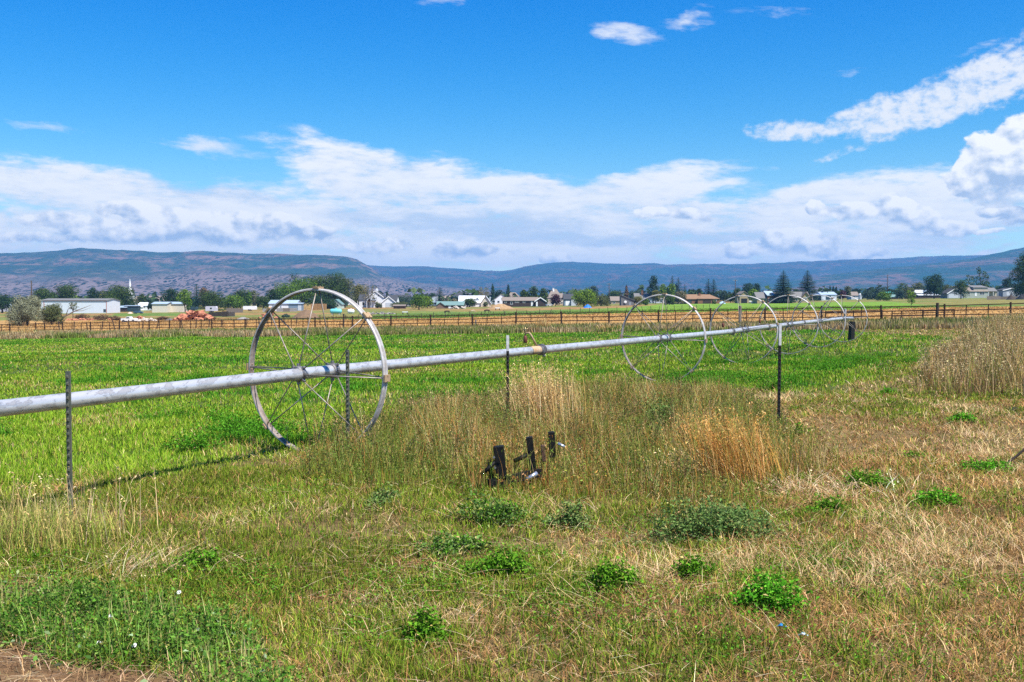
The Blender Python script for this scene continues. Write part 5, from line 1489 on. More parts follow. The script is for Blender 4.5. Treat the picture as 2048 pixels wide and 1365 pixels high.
pile('earth_mound', 'brown earth mound right of the white camper', 362, 621.5, 24, 6.5, HAYB, 2)
pile('earth_mound', 'large brown gravel mound in front of the straw stacks', 612, 637, 56, 20, SOIL, 3)
pile('earth_mound', 'tan earth mound left of the dark brown long house', 1002, 618, 58, 10.5, mat('tan_earth', (.34, .22, .11), .95, 0, .3, 1, bump=.4), 4)
pile('earth_mound', 'low grey earth mound right of the pickup truck', 340, 641, 26, 4.5, mat('grey_earth', (.12, .11, .10), .95, 0, .3, 1), 5)
pile('earth_mound', 'low grey brown mound between the crates and the small red rubble', 487, 640, 36, 6, STONEW, 6)


def rocks(label, group, px0, px1, ybot, h, m_, n, size, seed, pw=1.0):
    rr = random.Random(seed); base = []
    for k in range(4):
        m = MB(); m.blob((0, 0, 0), 1, .8, .62, seed * 9 + k, .38, 7, 5); o = m.build('rock', m_); me = o.data; bpy.data.objects.remove(o); base.append(me)
    D = d((px0 + px1) / 2, ybot)
    for i in range(n):
        q = rr.uniform(-1, 1); px = (px0 + px1) / 2 + q * (px1 - px0) / 2; prof = (1 - abs(q) ** 1.7) * h * D / F
        b = at(px, D + rr.uniform(-2.5, 2.5)); o = link('rock', base[i % 4], None, (b.x, b.y, b.z + prof * rr.random() ** pw)); k = size * rr.uniform(.55, 1.25); o.scale = (k, k * rr.uniform(.7, 1.1), k * rr.uniform(.6, 1)); o.rotation_euler = (rr.uniform(-.5, .5), rr.uniform(-.5, .5), rr.uniform(0, 6))
        tag(o, label, 'rock', group)


rocks('rough red sandstone block in the tall red heap behind the pipe fence', 'red sandstone blocks in the tall heap', 352, 425, 641, 19, RED_STONE, 64, 1.15, 1, .8)
rocks('pale grey stone in the low rubble row beside the white pickup', 'pale stones beside the pickup', 274, 312, 644, 8, PALE_STONE, 30, .6, 2)
rocks('small red stone in the low heap behind the white pickup', 'red stones behind the pickup', 270, 290, 639, 5, RED_STONE, 14, .6, 7)
rocks('red sandstone slab in the small heap left of the gravel mound', 'red slabs left of the gravel mound', 519, 556, 637, 11, RED_STONE, 26, .7, 3)
rocks('scattered red stone among dead weeds in front of the white metal shed', 'red stones in front of the shed', 130, 240, 641, 4, RED_STONE, 34, .6, 4)
rocks('grey field stone in the long low row below the white farmhouse', 'field stones below the farmhouse', 722, 790, 629, 3, STONEW, 44, .62, 5)
rocks('broken pale block lying below the green roofed barn', 'pale blocks below the green roofed barn', 902, 932, 618, 5, PALE_STONE, 16, .8, 6)


def crate(label, px0, px1, y0, y1, m_, grp='crates and blocks in the farm yard', name='crate', cat='crate'):
    D = d((px0 + px1) / 2, y1); b = at((px0 + px1) / 2, D); s = D / F; w = (px1 - px0) * s; h = (y1 - y0) * s
    m = MB(); nb = max(2, int(h / .3))
    for i in range(nb): m.box(-w / 2, w / 2, 0, .06, h * i / nb + .03, h * (i + 1) / nb - .02)
    for x_ in (-w / 2, w / 2 - .12): m.box(x_, x_ + .12, -.05, 0, -.2, h)
    for x_ in (-w / 2, w / 2 - .06):
        for i in range(nb): m.box(x_, x_ + .06, .061, 1.4, h * i / nb + .03, h * (i + 1) / nb - .02)
    m.box(-w / 2 + .07, w / 2 - .07, .062, 1.4, .05, h * .9)
    return tag(outward(m.build(name, m_, None, b)), label, cat, grp)


for l_, a, b_, c, e, m_ in (('dark slatted crate at the left end of the dark row', 417, 430, 625, 633.5, DARKWOOD), ('dark slatted crate second in the dark row', 431, 443, 624, 633.5, DARKWOOD), ('tallest dark crate in the dark row', 444, 455, 623, 634, DARKWOOD), ('grey brown crate at the right end of the dark row', 456, 468, 624.5, 633.5, mat('grey_brown_wood', (.12, .095, .08), .9, 0, .3, 3)),
                            ('wide grey wooden bin behind the dark crate row', 453, 485, 617, 626, GREYWOOD), ('square grey concrete bin right of the white covered trailer', 525.5, 540, 617.5, 624.5, CONC), ('grey concrete block in front of the white house, at the rim', 553, 565, 616.5, 624, CONC), ('brown slatted bin in front of the white house', 566, 579, 616.5, 624, GREYWOOD), ('grey block beside the blue steel container', 580, 593, 616.5, 623.5, CONC)):
    crate(l_, a, b_, c, e, m_)

building('white_house', 'white farm building with pale blue roof seen through the left of the first wheel', 'house', d(560, 622), [(538, 593, 0, 11, 608, 601.5, 'x', WHITEWALL, ROOFBL)], [('door', 560, 563, 612, 617, 0, GREYW), ('window', 545, 549, 611, 614, 0)])
building('steel_container', 'blue grey steel container right of the white farm building', 'container', d(592, 622), [(577, 604, 0, 4, 608.3, 607, 'f', STEELBL, ROOFBL)], [('door', 596, 603, 609.5, 621.5, 0, LGREY)])


def bales(name, label, px0, px1, ytop, ybot, m_, D, rows, cols, seed):
    b = at((px0 + px1) / 2, D); s = D / F; w = (px1 - px0) * s; h = (ybot - ytop) * s; rr = random.Random(seed); t = thing(name, label, 'hay stack', b)
    for i in range(rows):
        for j in range(cols):
            if i == rows - 1 and rr.random() < .25: continue
            x0 = -w / 2 + w * j / cols; m = MB(); q = rr.uniform(-.08, .08); m.box(x0 + .03, x0 + w / cols - .03, q, 2.2 + q, h * i / rows + .01, h * (i + 1) / rows - .02)
            outward(m.build('bale', m_, t))


bales('straw_stack', 'pale straw stack right of the blue grey container', 605, 621, 608.5, 619, HAY, d(612, 620), 4, 5, 1)
bales('straw_stack', 'larger brown straw stack beside the pale one', 621.5, 652, 608, 620.5, HAYB, d(636, 620.5), 4, 9, 2)
building('green_house', 'pale green farmhouse with a small dark barn at its front', 'house', d(668, 618), [(661, 683, 0, 9, 609, 599.5, 'y', mat('mint_siding', (.46, .58, .50), .75, 0, .1, 2), ROOFGN), (652, 668, -2, 3, 613, 608.5, 'x', BROWNW, ROOFGN)], [('window', 674, 677, 609, 613, 0), ('door', 659, 664, 612, 618, -2, DKBROWN)])


def tank(label, px0, px1, y0, y1, m_, legs=True):
    D = d((px0 + px1) / 2, y1 + (1 if legs else 0)); b = at((px0 + px1) / 2, D); s = D / F; L = (px1 - px0) * s; r = (y1 - y0) * s / 2
    t = thing('storage_tank', label, 'tank', b); z = r + (.35 if legs else .05)
    pr = [(0, -L / 2), (r * .5, -L / 2 + r * .08), (r * .86, -L / 2 + r * .3), (r, -L / 2 + r * .65), (r, L / 2 - r * .65), (r * .86, L / 2 - r * .3), (r * .5, L / 2 - r * .08), (0, L / 2)]
    m = MB(); m.lathe(pr, 20, Matrix.Translation((0, 0, z)) @ Matrix.Rotation(pi / 2, 4, 'Y')); outward(m.build('tank_body', m_, t, smooth=True))
    for q in (-.3, .3): m = MB(); m.box(q * L - .2, q * L + .2, -r * .7, r * .7, -.3, z - r * .75); outward(m.build('leg', CONC, t))
    m = MB(); m.lathe([(.0, .35), (.22, .3), (.25, 0), (.25, -.2)], 12, Matrix.Translation((0, 0, z + r))); outward(m.build('valve_dome', m_, t))


tank('turquoise horizontal gas tank on legs, seen through the first wheel', 660, 684, 619, 629, TURQ)
tank('short white tank right of the turquoise one, behind the wheel rim', 695, 709, 619.5, 627.5, PAINTW, False)

# --- white farmhouse and the middle row
D = d(752, 615.5)
t = building('white_farmhouse', 'tall white farmhouse with charcoal roofs, chimney and front porch', 'house', D, [(733, 766, 2, 14, 594.5, 582, 'y', WHITEWALL, ROOFDK), (716, 742, 4, 12, 600, 589.5, 'x', WHITEWALL, ROOFDK), (764, 791, 0, 9, 604.5, 593.5, 'y', WHITEWALL, ROOFDK), (772, 792, 4, 16, 601, 591, 'x', WHITEWALL, ROOFDK)],
             [('window', 744, 749, 595.5, 599.5, 2), ('window', 755, 758, 590, 593, 2), ('chimney', 749, 753, 577, 588, 6, TRIM), ('chimney_cap', 749.5, 752.5, 575, 577, 6.2, BLACKR), ('porch', 715, 752, 601.5, 602.5, 2, ROOFDK), ('window', 724, 727, 605, 611, 2.2, GREYW), ('window', 735, 742, 605, 611, 1.98, GREYW), ('garage_door', 771, 784, 606, 615, -.01, LGREY)])
barge(t, D, (716 + 792) / 2, 733, 766, 594.5, 582, 2, TRIM); barge(t, D, (716 + 792) / 2, 764, 791, 604.5, 593.5, 0, TRIM)
t = building('grey_house', 'low house with charcoal roof just right of the white farmhouse', 'house', 660, [(778, 818, 0, 12, 601.5, 590.5, 'x', LGREY, ROOFDK), (786, 800, -2, 4, 600, 591.5, 'y', LGREY, ROOFDK)], [('window', 806, 810, 603, 606, 0)])
building('small_shed', 'small brown shed in front of the white farmhouse yard', 'shed', d(798, 618), [(787, 810, 0, 5, 612.5, 610.5, 'x', BROWNW, ROOFTAN)], [('door', 795, 800, 613.5, 618, 0, DKBROWN)])
t = building('gable_house', 'dark roofed house with white gable trim left of the tall spruce', 'house', 640, [(852, 874, 0, 10, 600, 590, 'r', LGREY, ROOFDK), (858, 878, -3, 2, 606, 603, 'f', STEELBL, ROOFBL)], [('window', 862, 866, 601, 604, 0)])
t = building('green_roofed_barn', 'long low brown barn with sage green roof in front of the town', 'barn', d(900, 617.5), [(874, 927, 0, 10, 611, 604, 'x', BROWNW, ROOFGN), (873, 890, -2, 4, 611.5, 605.5, 'y', mat('weathered_boards', (.20, .13, .09), .9, 0, .3, 2), ROOFGN)], [('door', 897, 902, 611.5, 617, 0, TRIM)])
for a in (('large two storey white house with grey roof behind the white roofed house', 905, 945, 592, 584.5, 720, LGREY), ('grey roofed white house right of the larger two storey one', 938, 992, 592, 583.5, 760, LGREY)):
    building('town_house', a[0], 'house', a[5], [(a[1], a[2], 0, 12, a[3], a[4], 'h', a[6], ROOFDK)], [('window', a[1] + 4, a[1] + 8, 594, 597, 0), ('window', a[1] + 13, a[1] + 17, 594, 597, 0), ('window', a[2] - 9, a[2] - 5, 594, 597, 0), ('window', a[1] + 4, a[1] + 8, 601, 604, 0)])
D = d(950, 614)
t = building('white_roofed_house', 'cream house with bright white metal roof and right hand gable', 'house', D, [(918, 968, 0, 10, 606, 592.5, 'x', WHITEWALL, ROOFWH), (962, 981, -2, 9, 606, 592.5, 'y', CREAM, ROOFWH)], [('dormer', 951, 958, 594.5, 603, 1.2, GREYW), ('window', 968, 973, 606, 611, -2), ('window', 925, 929, 607.5, 611, 0)])
barge(t, D, (918 + 981) / 2, 962, 981, 606, 592.5, -2, ROOFTAN)
t = building('gable_house', 'small white gabled house behind the tan earth mound', 'house', 690, [(990, 1015, 0, 9, 598, 588.5, 'y', WHITEWALL, ROOFGR)], [('window', 1003, 1007, 596, 600, 0), ('window', 995, 999, 602, 606, 0)])
t = building('town_house', 'beige house with taupe roof between the white gable and the round trees', 'house', 740, [(1010, 1042, 0, 10, 596, 585, 'h', BEIGE, ROOFTAN), (1024, 1038, -1, 4, 596, 588.5, 'y', LGREY, ROOFTAN)], [('window', 1029, 1033, 596, 599, -1)])
D = d(1045, 614)
t = building('long_house', 'long dark brown one storey house with white gable edge', 'house', D, [(1005, 1076, 0, 9, 602, 595.5, 'x', DKBROWN, ROOFTAN), (1070, 1091, -3, 8, 602.5, 595.5, 'y', DKBROWN, ROOFTAN)],
             [('window', 1009, 1013, 603, 606, 0), ('window', 1021, 1025, 603, 609, 0), ('window', 1030, 1038, 603, 605.5, 0), ('window', 1046, 1050, 603, 606, 0), ('door', 1062, 1066, 603, 612.5, 0), ('door', 1072, 1075, 604, 613, -3)])
barge(t, D, (1005 + 1091) / 2, 1070, 1091, 602.5, 595.5, -3, TRIM)
t = building('big_brown_house', 'large brown house with steep hipped roof behind the purple tree', 'house', 650, [(1095, 1124, 0, 14, 596, 578.5, 'h', BEIGE, ROOFTAN), (1108, 1136, -1.5, 9, 596, 587, 'h', CREAM, ROOFTAN)], [('window', 1122, 1125, 597, 601, -1.5), ('window', 1128, 1131, 597, 601, -1.5), ('window', 1122, 1125, 604, 608, -1.5), ('chimney', 1106, 1109, 577, 584, 5, TRIM)])
t = building('blue_house', 'blue grey house with white garage door left of the big lime tree', 'house', d(1140, 612), [(1128, 1151, 0, 11, 599, 589, 'x', STEELBL, ROOFDK), (1142, 1153, -1.2, 3, 600, 593, 'y', LGREY, ROOFDK)], [('garage_door', 1131, 1140, 602, 611.5, 0)])
t = building('low_brown_house', 'low brown house with taupe roof left of the slanted grey shed', 'house', 590, [(1222, 1246, 0, 9, 602, 594, 'x', TANW, ROOFTAN)], [('window', 1226, 1230, 604, 607, 0)])
D = d(1255, 611.5)
t = building('slant_roof_shed', 'weathered grey shed with steeply slanting roof and white dish', 'shed', D, [(1242, 1268, 0, 7, 602, 590.5, 'l', mat('weathered_grey', (.15, .15, .155), .9, 0, .25, 2), ROOFGR)], [('door', 1258, 1262, 605, 611, 0, GREYW)])
m = MB(); m.lathe([(.0, .05), (.6, 0), (.62, .05), (.0, .12)], 14, Matrix.Translation(((1250.5 - 1255) * D / F, -.35, zrow(604.3, D) - t.location.z)) @ Matrix.Rotation(pi / 2, 4, 'X')); outward(m.build('dish', TRIM, t))
t = building('grey_roofed_house', 'grey house with wide shingle roof behind the second wheel', 'house', 600, [(1270, 1332, 0, 10, 598, 587.5, 'x', LGREY, ROOFGR)], [('chimney', 1284, 1288, 581.5, 591, 3), ('window', 1296, 1300, 601, 605, 0), ('window', 1320, 1324, 601, 605, 0)])
D = d(1404, 608)
t = building('brick_house', 'brown brick ranch house with brown shingle roof', 'house', D, [(1373, 1412, 0, 9, 598.5, 590, 'x', BRICK, ROOFBR), (1394, 1437, -2, 9.3, 598.2, 589.3, 'h', BRICK, ROOFBR)],
             [('garage_door', 1404, 1420, 600, 607.5, -2, DKBROWN), ('window', 1376, 1383, 600, 606, 0, BROWNW), ('window', 1427, 1431, 600, 604, -2), ('chimney', 1399, 1403, 587.3, 592, 3)])
t = building('gambrel_barn', 'tan barn with rounded gambrel roof left of the low brown house', 'barn', d(1488, 607), [(1479, 1497.5, 0, 10, 596, 583.5, 'g', TANW, ROOFTAN)], [('door', 1482, 1494, 597.5, 606.5, 0, BLACKR)])
D = d(1560, 607)
t = building('brown_ranch_house', 'long brown house with grey roof beneath two tall blue spruces', 'house', D, [(1514, 1540, 0, 10, 597, 585.5, 'x', TANW, ROOFGR), (1534, 1548, -1, 6, 592, 583, 'f', mat('red_brown_boards', (.26, .10, .055), .85, 0, .2, 2), ROOFBL), (1546, 1600, 0, 9, 598, 586, 'x', BROWNW, ROOFGR), (1578, 1616, -2.5, 8, 596, 584.8, 'x', TANW, ROOFGR), (1598, 1617, -3, 8, 596.5, 585, 'y', TANW, ROOFGR)],
             [('window', 1527, 1532, 598, 603, 0), ('window', 1536, 1545, 597.5, 602, -1), ('window', 1538, 1541, 587, 590, -1, BROWNW), ('door', 1566, 1573, 599, 607, 0, BLACKR), ('window', 1602, 1609, 595.5, 602, -3), ('window', 1550, 1560, 600, 603.5, 0), ('window', 1588, 1592, 598.5, 602, -2.5)])
barge(t, D, (1514 + 1617) / 2, 1598, 1617, 596.5, 585, -3, BROWNW)
t = building('metal_barn', 'white metal barn with blue grey roof right of the spruces', 'barn', 640, [(1642, 1672.5, 0, 14, 590, 584.5, 'x', METALW, ROOFBL), (1626, 1643, 1, 9, 591, 588, 'f', DKTEAL, ROOFBL)], [('door', 1651, 1661, 592, 600, 0, DKTEAL), ('post_trim', 1670, 1672, 591, 600, -.04, TRIM)])
t = building('white_gable_house', 'small grey and white house with a round bin beside it', 'house', 680, [(1702, 1717, 0, 9, 591.5, 584.5, 'x', LGREY, ROOFTAN)], [('window', 1706, 1709, 593, 595.5, 0)])
b = at(1719.5, 672); s = 672 / F; m = MB(); m.lathe([(0, zrow(586.5, 672) - b.z), (3.1 * s, zrow(589.5, 672) - b.z), (3.1 * s, -.3)], 16); tag(outward(m.build('grain_bin', LGREY, None, b)), 'round grey grain bin beside the small white house', 'grain bin')
t = building('teal_roofed_barn', 'barn with bright teal roof half hidden by the dark willows', 'barn', 700, [(1774, 1791, 0, 9, 588, 584.5, 'x', BEIGE, ROOFTEAL)])
t = building('small_barn', 'low dark shed with pale green roof in front of the teal roofed barn', 'shed', 620, [(1782, 1796.5, 0, 6, 595, 590.2, 'x', DKBROWN, ROOFGN)])
D = d(1852, 597)
t = building('black_barn', 'black barn with white and blue metal roof and long white awning', 'barn', D, [(1830, 1850, 1, 9, 586.5, 581, 'x', DKBROWN, ROOFWH), (1841, 1868, 0, 9, 590, 580.8, 'y', DKBROWN, ROOFBL), (1832, 1874, -3.5, -.3, 591.5, 589.5, 'f', DKBROWN, ROOFWH)], [('window', 1852, 1855, 584.5, 587, 0)])
D = d(1910, 597)
t = building('grey_garage', 'grey gabled garage with white garage door left of the sage house', 'garage', D, [(1894, 1925.5, 0, 9, 587, 577.5, 'y', GREYW, ROOFDK)], [('garage_door', 1896.5, 1916, 588.3, 596.8, 0, LGREY), ('door', 1918, 1922, 588.3, 596.8, 0, LGREY)])
barge(t, D, (1894 + 1925.5) / 2, 1894, 1925.5, 587, 577.5, 0, TRIM)
D = d(1955, 596.5)
t = building('sage_house', 'sage green two storey house with tall dormer behind the white barked trees', 'house', D, [(1927, 1976, 0, 10, 583.5, 576, 'x', SAGE, ROOFTAN), (1948, 1976, 1, 9, 576, 571.5, 'f', BEIGE, ROOFGR), (1975.5, 1996, 2, 10, 583, 576.5, 'x', BEIGE, ROOFGR)],
             [('window', 1935, 1939, 585, 589, 0), ('window', 1958.5, 1968, 584.5, 590, 0), ('door', 1949, 1952.5, 584, 592.5, 0), ('porch', 1975.5, 1995, 583.8, 584.3, 2, ROOFGR), ('post_trim', 1974.6, 1975.4, 583, 593, -.06, TRIM)])
D = d(2024, 595)
t = building('grey_garage', 'wider grey garage with low gable near the big tree at the right edge', 'garage', D, [(2005, 2043, 0, 10, 581, 576.5, 'y', GREYW, ROOFDK)], [('garage_door', 2012, 2036, 584.5, 591.5, 0, LGREY)])
barge(t, D, 2024, 2005, 2043, 581, 576.5, 0, TRIM)


def slat_fence(name, label, px0, px1, ytop, ybot, m_, cat='fence', n=14):
    D = d((px0 + px1) / 2, ybot); p0, p1 = at(px0, D), at(px1, D); s = D / F; h = (ybot - ytop) * s; t = thing(name, label, cat, p0)
    v = p1 - p0
    for i in range(n):
        m = MB(); a = v * (i / n); c = v * ((i + .9) / n); m.box(a.x, c.x, -.04, .04, a.z - .3, a.z + h * random.uniform(.9, 1.05)); outward(m.build('board', m_, t))
    m = MB(); m.tube([(0, .08, h * .3), (v.x, .08, v.z + h * .3)], .05, 4); m.tube([(0, .08, h * .8), (v.x, .08, v.z + h * .8)], .05, 4); m.build('rail', m_, t)


slat_fence('board_fence', 'weathered grey board fence in front of the sage house', 1973, 2000, 592.5, 600, GREYWOOD, n=22)
slat_fence('board_fence', 'brown board fence running right from the weathered grey one', 2000, 2046, 593, 599.5, mat('brown_grey_wood', (.17, .14, .11), .9, 0, .3, 3), n=30)
slat_fence('board_fence', 'low dark board fence under the trees left of the grey garage', 1825, 1893, 594.5, 597.2, DARKWOOD, n=30)
slat_fence('board_fence', 'grey board fence below the green house of the right middle', 1330, 1372, 605, 608.5, GREYWOOD, n=24)


def tarp(label, px0, px1, ytop, ybot, m_, seed, name='tarp_pile', cat='covered pile'):
    D = d((px0 + px1) / 2, ybot); pile(name, label, (px0 + px1) / 2, ybot, px1 - px0, ybot - ytop, m_, seed, D, cat)


tarp('bright blue tarp heap on the field edge below the big lime tree', 1166, 1184, 608.5, 616, BLUETARP, 11)
tarp('blue tarp covered heap in front of the long brown house', 1502, 1522, 600.5, 607, BLUETARP, 12)
tarp('pale blue tarp heap right of the brick house', 1436, 1452, 602.5, 607.5, mat('pale_tarp', (.35, .5, .68), .5), 13)
tarp('black tarp covered heap in the yard at the right edge', 2030, 2060, 588.5, 599.5, BLACKR, 14)
tarp('dark brown heap of scrap beside the black tarp at the right edge', 2012, 2030, 590, 600, DARKWOOD, 15)
tarp('white sacks heaped on the flat ground below the dark steel container', 255, 266, 623.5, 627.5, mat('peach_sack', (.62, .45, .34), .9), 16)

for px, D, w, label in ((810, None, 11, 'white topped water trough in the pasture left of the grazing horses'), (995, None, 9, 'small water trough in the pasture right of the horses')):
    yb = 629 if px == 810 else 621; D = d(px, yb); b = at(px, D); s = D / F; t = thing('water_trough', label, 'trough', b, 0, None); h = 5.5 * s
    m = MB(); m.box(-w / 2 * s, w / 2 * s, 0, .7, h * .7, h); outward(m.build('trough_top', TRIM, t))
    for q in (-1, 1): m = MB(); m.box(q * w * .4 * s - .15, q * w * .4 * s + .15, .1, .6, -.2, h * .7); outward(m.build('leg', DARKWOOD, t))


# ------------------------------------------------------------------ horses, heads down
def horse(label, px, ybot, wpx, coat, dark, facing=1):
    D = d(px, ybot); b = at(px, D); k = max(.8, min(1.25, wpx * D / F / 2.3))
    t = thing('horse', label, 'horse', b, 0 if facing > 0 else pi, 'horses grazing in the pasture'); t.scale = (k, k, k)
    J = [((-.62, 0, 1.12), .26), ((-.2, 0, 1.08), .29), ((.25, 0, 1.10), .28), ((.55, 0, 1.12), .24),          # 0-3 croup to chest
         ((.85, 0, .98), .15), ((1.05, 0, .62), .11), ((1.16, 0, .32), .095), ((1.28, 0, .10), .06),             # 4-7 neck, head down
         ((-.70, .13, .80), .16), ((-.62, .13, .55), .085), ((-.74, .13, .36), .06), ((-.70, .13, .05), .055),
         ((-.70, -.13, .80), .16), ((-.52, -.13, .55), .085), ((-.62, -.13, .36), .06), ((-.56, -.13, .05), .055),
         ((.50, .13, .78), .12), ((.52, .13, .42), .06), ((.50, .13, .05), .055),
         ((.46, -.13, .78), .12), ((.58, -.13, .42), .06), ((.62, -.13, .05), .055),
         ((-.82, 0, 1.10), .07), ((-.92, 0, .80), .06), ((-.92, 0, .42), .04), ((1.06, .07, .70), .035), ((1.03, .1, .80), .015), ((1.06, -.07, .70), .035), ((1.03, -.1, .80), .015)]
    E = [(0, 1), (1, 2), (2, 3), (3, 4), (4, 5), (5, 6), (6, 7), (0, 8), (8, 9), (9, 10), (10, 11), (0, 12), (12, 13), (13, 14), (14, 15), (3, 16), (16, 17), (17, 18), (3, 19), (19, 20), (20, 21), (0, 22), (22, 23), (23, 24), (5, 25), (25, 26), (5, 27), (27, 28)]
    me = bpy.data.meshes.new('horse_body'); me.from_pydata([j[0] for j in J], E, []); o = link('horse_body', me, t)
    sk = o.modifiers.new('skin', 'SKIN'); sk.use_smooth_shade = True
    for v, j in zip(me.skin_vertices[0].data, J): v.radius = (j[1], j[1])
    me.skin_vertices[0].data[0].use_root = True
    su = o.modifiers.new('smooth', 'SUBSURF'); su.levels = 1; su.render_levels = 2
    me.materials.append(coat)
    m = MB(); m.tube([(.58, 0, 1.30), (.86, 0, 1.12), (1.05, 0, .78)], [.05, .06, .03], 6); m.build('mane', dark, t, smooth=True)
    m = MB(); m.tube([(-.84, 0, 1.10), (-.97, 0, .85), (-.96, 0, .40)], [.05, .07, .02], 6); m.build('tail', dark, t, smooth=True)


HD = mat('dark_bay_coat', (.045, .028, .02), .6, 0, .2, 2); HB = mat('brown_coat', (.07, .04, .025), .6, 0, .2, 2); HC = mat('cream_coat', (.50, .38, .24), .6, 0, .2, 2); HK = mat('black_hair', (.015, .012, .01), .7)
horse('dark bay horse grazing left of the other two', 894, 628.5, 12.5, HD, HK, 1)
horse('cream horse grazing between two dark horses', 946, 627, 10, HC, HK, 1)
horse('dark brown horse grazing right of the cream one', 974, 627, 13.5, HB, HK, 1)


# ------------------------------------------------------------------ utility poles
def pole(px, D, ytop, label, arms=1, r=.16):
    b = at(px, D); H = zrow(ytop, D) - b.z; t = thing('utility_pole', label, 'utility pole', b)
    m = MB(); m.tube([(0, 0, -1), (0, 0, H)], [r * 1.2, r * .8], 8); m.build('pole', DARKWOOD, t, smooth=True)
    for i in range(arms):
        m = MB(); z = H - .5 - i * 1.1; m.box(-1.2, 1.2, -.22, -.10, z - .07, z + .07); outward(m.build('cross_arm', GREYWOOD, t))
        for q in (-1.05, -.4, .4, 1.05): m = MB(); m.tube([(q, -.16, z + .07), (q, -.16, z + .28)], .05, 6); m.build('insulator', TRIM, t)


pole(64, 330, 562, 'bare leaning pole rising behind the silver bush', 0, .22)
pole(510, 560, 590, 'utility pole with pale cross arm between the round green trees', 1)
pole(1218, 560, 567, 'utility pole standing right of the big lime tree', 1, .2)
pole(1470, 540, 559.5, 'utility pole left of the gambrel barn', 1, .2)
pole(1774, 520, 550, 'plain tall pole rising behind the bright round bush', 0, .22)
pole(275, 520, 598, 'short service pole left of the white cottage', 0)
# ------------------------------------------------------------------ the trees, one by one
T = tree
# left
T('bush', 55, d(55, 652), 591, 76, 'silver', 'large silver grey bush in front of the white metal shed', dens=2.6)
T('bush', 103, d(103, 650), 607, 56, 'olive', 'olive green shrub right of the large silver bush', dens=2.2)
T('sparse', 146, d(138, 641) + 6, 604, 20, 'olive', 'small leafy tip of a leaning dead tree before the white shed', crown0=.5)
T('round', 5, 480, 587, 46, 'dark', 'dark tree at the left photo edge above the round hut')
T('round', 86, 560, 573, 44, 'green', 'green tree behind the left end of the white shed')
T('round', 134, 570, 567.5, 46, 'green', 'taller green tree behind the middle of the white shed')
T('bush', 147, 545, 590, 24, 'lime', 'yellow green bush just above the white shed roof')
T('round', 188, 580, 575, 26, 'dark', 'slim dark tree behind the right end of the white shed')
T('round', 206, 585, 580, 30, 'olive', 'olive tree between the slim dark one and the big dome tree')
T('round', 240, 560, 569.5, 60, 'green', 'big dome shaped tree left of the white steeple', crown0=.06)
T('round', 226, 540, 590, 40, 'green', 'low green tree at the foot of the big dome shaped tree', crown0=.05)
T('round', 284, 620, 586, 24, 'green', 'green tree in front of the grey church roof')
T('bush', 301, 540, 600, 16, 'dark', 'small dark tree left of the cream storage sheds')
T('round', 345, 540, 576, 36, 'dark', 'dark bushy tree behind the two cream storage sheds')
T('round', 371, 470, 578, 30, 'lime', 'bright lime tree with visible trunk right of the cream sheds', crown0=.28)
T('column', 377, 450, 590, 12, 'bright', 'narrow bright tree below the lime tree')
T('spruce', 394, 560, 568, 26, 'dark', 'dark pointed tree left of the orange brown one')
T('round', 408, 600, 574, 20, 'brown', 'orange brown tree behind the wide green one')
T('round', 424, 500, 580, 50, 'green', 'wide green tree behind the lilac cabin trailer', crown0=.06)
T('round', 468, 520, 588, 42, 'bright', 'round bright green tree behind the white covered trailer', crown0=.06)
T('round', 482, 590, 577, 30, 'green', 'taller green tree behind the round bright one')
T('column', 499, 560, 579, 14, 'bright', 'narrow bright green tree left of the utility pole')
T('round', 508, 620, 580, 20, 'olive', 'olive tree behind the utility pole with pale cross arm')
T('round', 526, 520, 591, 30, 'green', 'low green tree right of the utility pole')
T('round', 546, 530, 578, 26, 'dark', 'dark tree at the left rim of the first wheel')
T('sparse', 588, 650, 546, 26, 'dark', 'thin tree top poking above the big green grove', crown0=.55)
T('round', 572, 540, 564, 52, 'bright', 'bright leaning tree at the left of the big grove', crown0=.15)
T('round', 604, 560, 556, 56, 'bright', 'yellow green tree in the middle of the big grove')
T('round', 636, 570, 550, 56, 'green', 'tall green tree right of centre in the big grove')
T('round', 668, 575, 545, 60, 'green', 'tallest green tree of the big grove')
T('round', 690, 580, 556, 40, 'olive', 'olive tree closing the right of the big grove')
T('bush', 650, 525, 590, 60, 'dark', 'dark undergrowth bush at the foot of the big grove')
T('round', 718, 600, 568, 34, 'yellow', 'yellowing autumn tree left of the white farmhouse')
T('sparse', 738, 540, 567, 34, 'tan', 'thin tan tree in front of the white farmhouse', crown0=.2)
T('column', 775, 760, 582, 9, 'dark', 'small dark tree behind the white farmhouse roof')
T('bush', 757, d(757, 616.5), 604, 16, 'olive', 'olive shrub in front of the white farmhouse porch')
T('round', 806, 590, 590, 40, 'blueg', 'grey green tree right of the white farmhouse', crown0=.05)
T('bush', 800, 560, 603, 40, 'olive', 'low olive bush behind the small brown shed')
T('round', 838, d(838, 620), 588, 32, 'bright', 'bright green tree left of the spruce, partly yellowing', crown0=.05)
T('round', 855, d(855, 617), 592, 22, 'lime', 'lime green tree right beside the bright green one', crown0=.05)
T('spruce', 880, 590, 574.5, 28, 'spruce', 'broad dark spruce behind the green roofed barn', crown0=.1)
T('round', 866, 760, 586, 18, 'dark', 'dark tree top left of the broad spruce')
T('bush', 910, 640, 596, 16, 'tan', 'tan autumn bush behind the green roofed barn')
T('round', 940, d(940, 614.5), 596, 24, 'green', 'green tree in front of the white metal roof', crown0=.08)
T('sparse', 966, 640, 574, 26, 'yellow', 'thin topped yellowing tree behind the white metal roof', crown0=.3)
T('bush', 971, d(971, 614), 604, 12, 'olive', 'small olive bush at the cream gable')
T('column', 985.5, 700, 567, 10, 'dark', 'dark poplar left of a pair above the town')
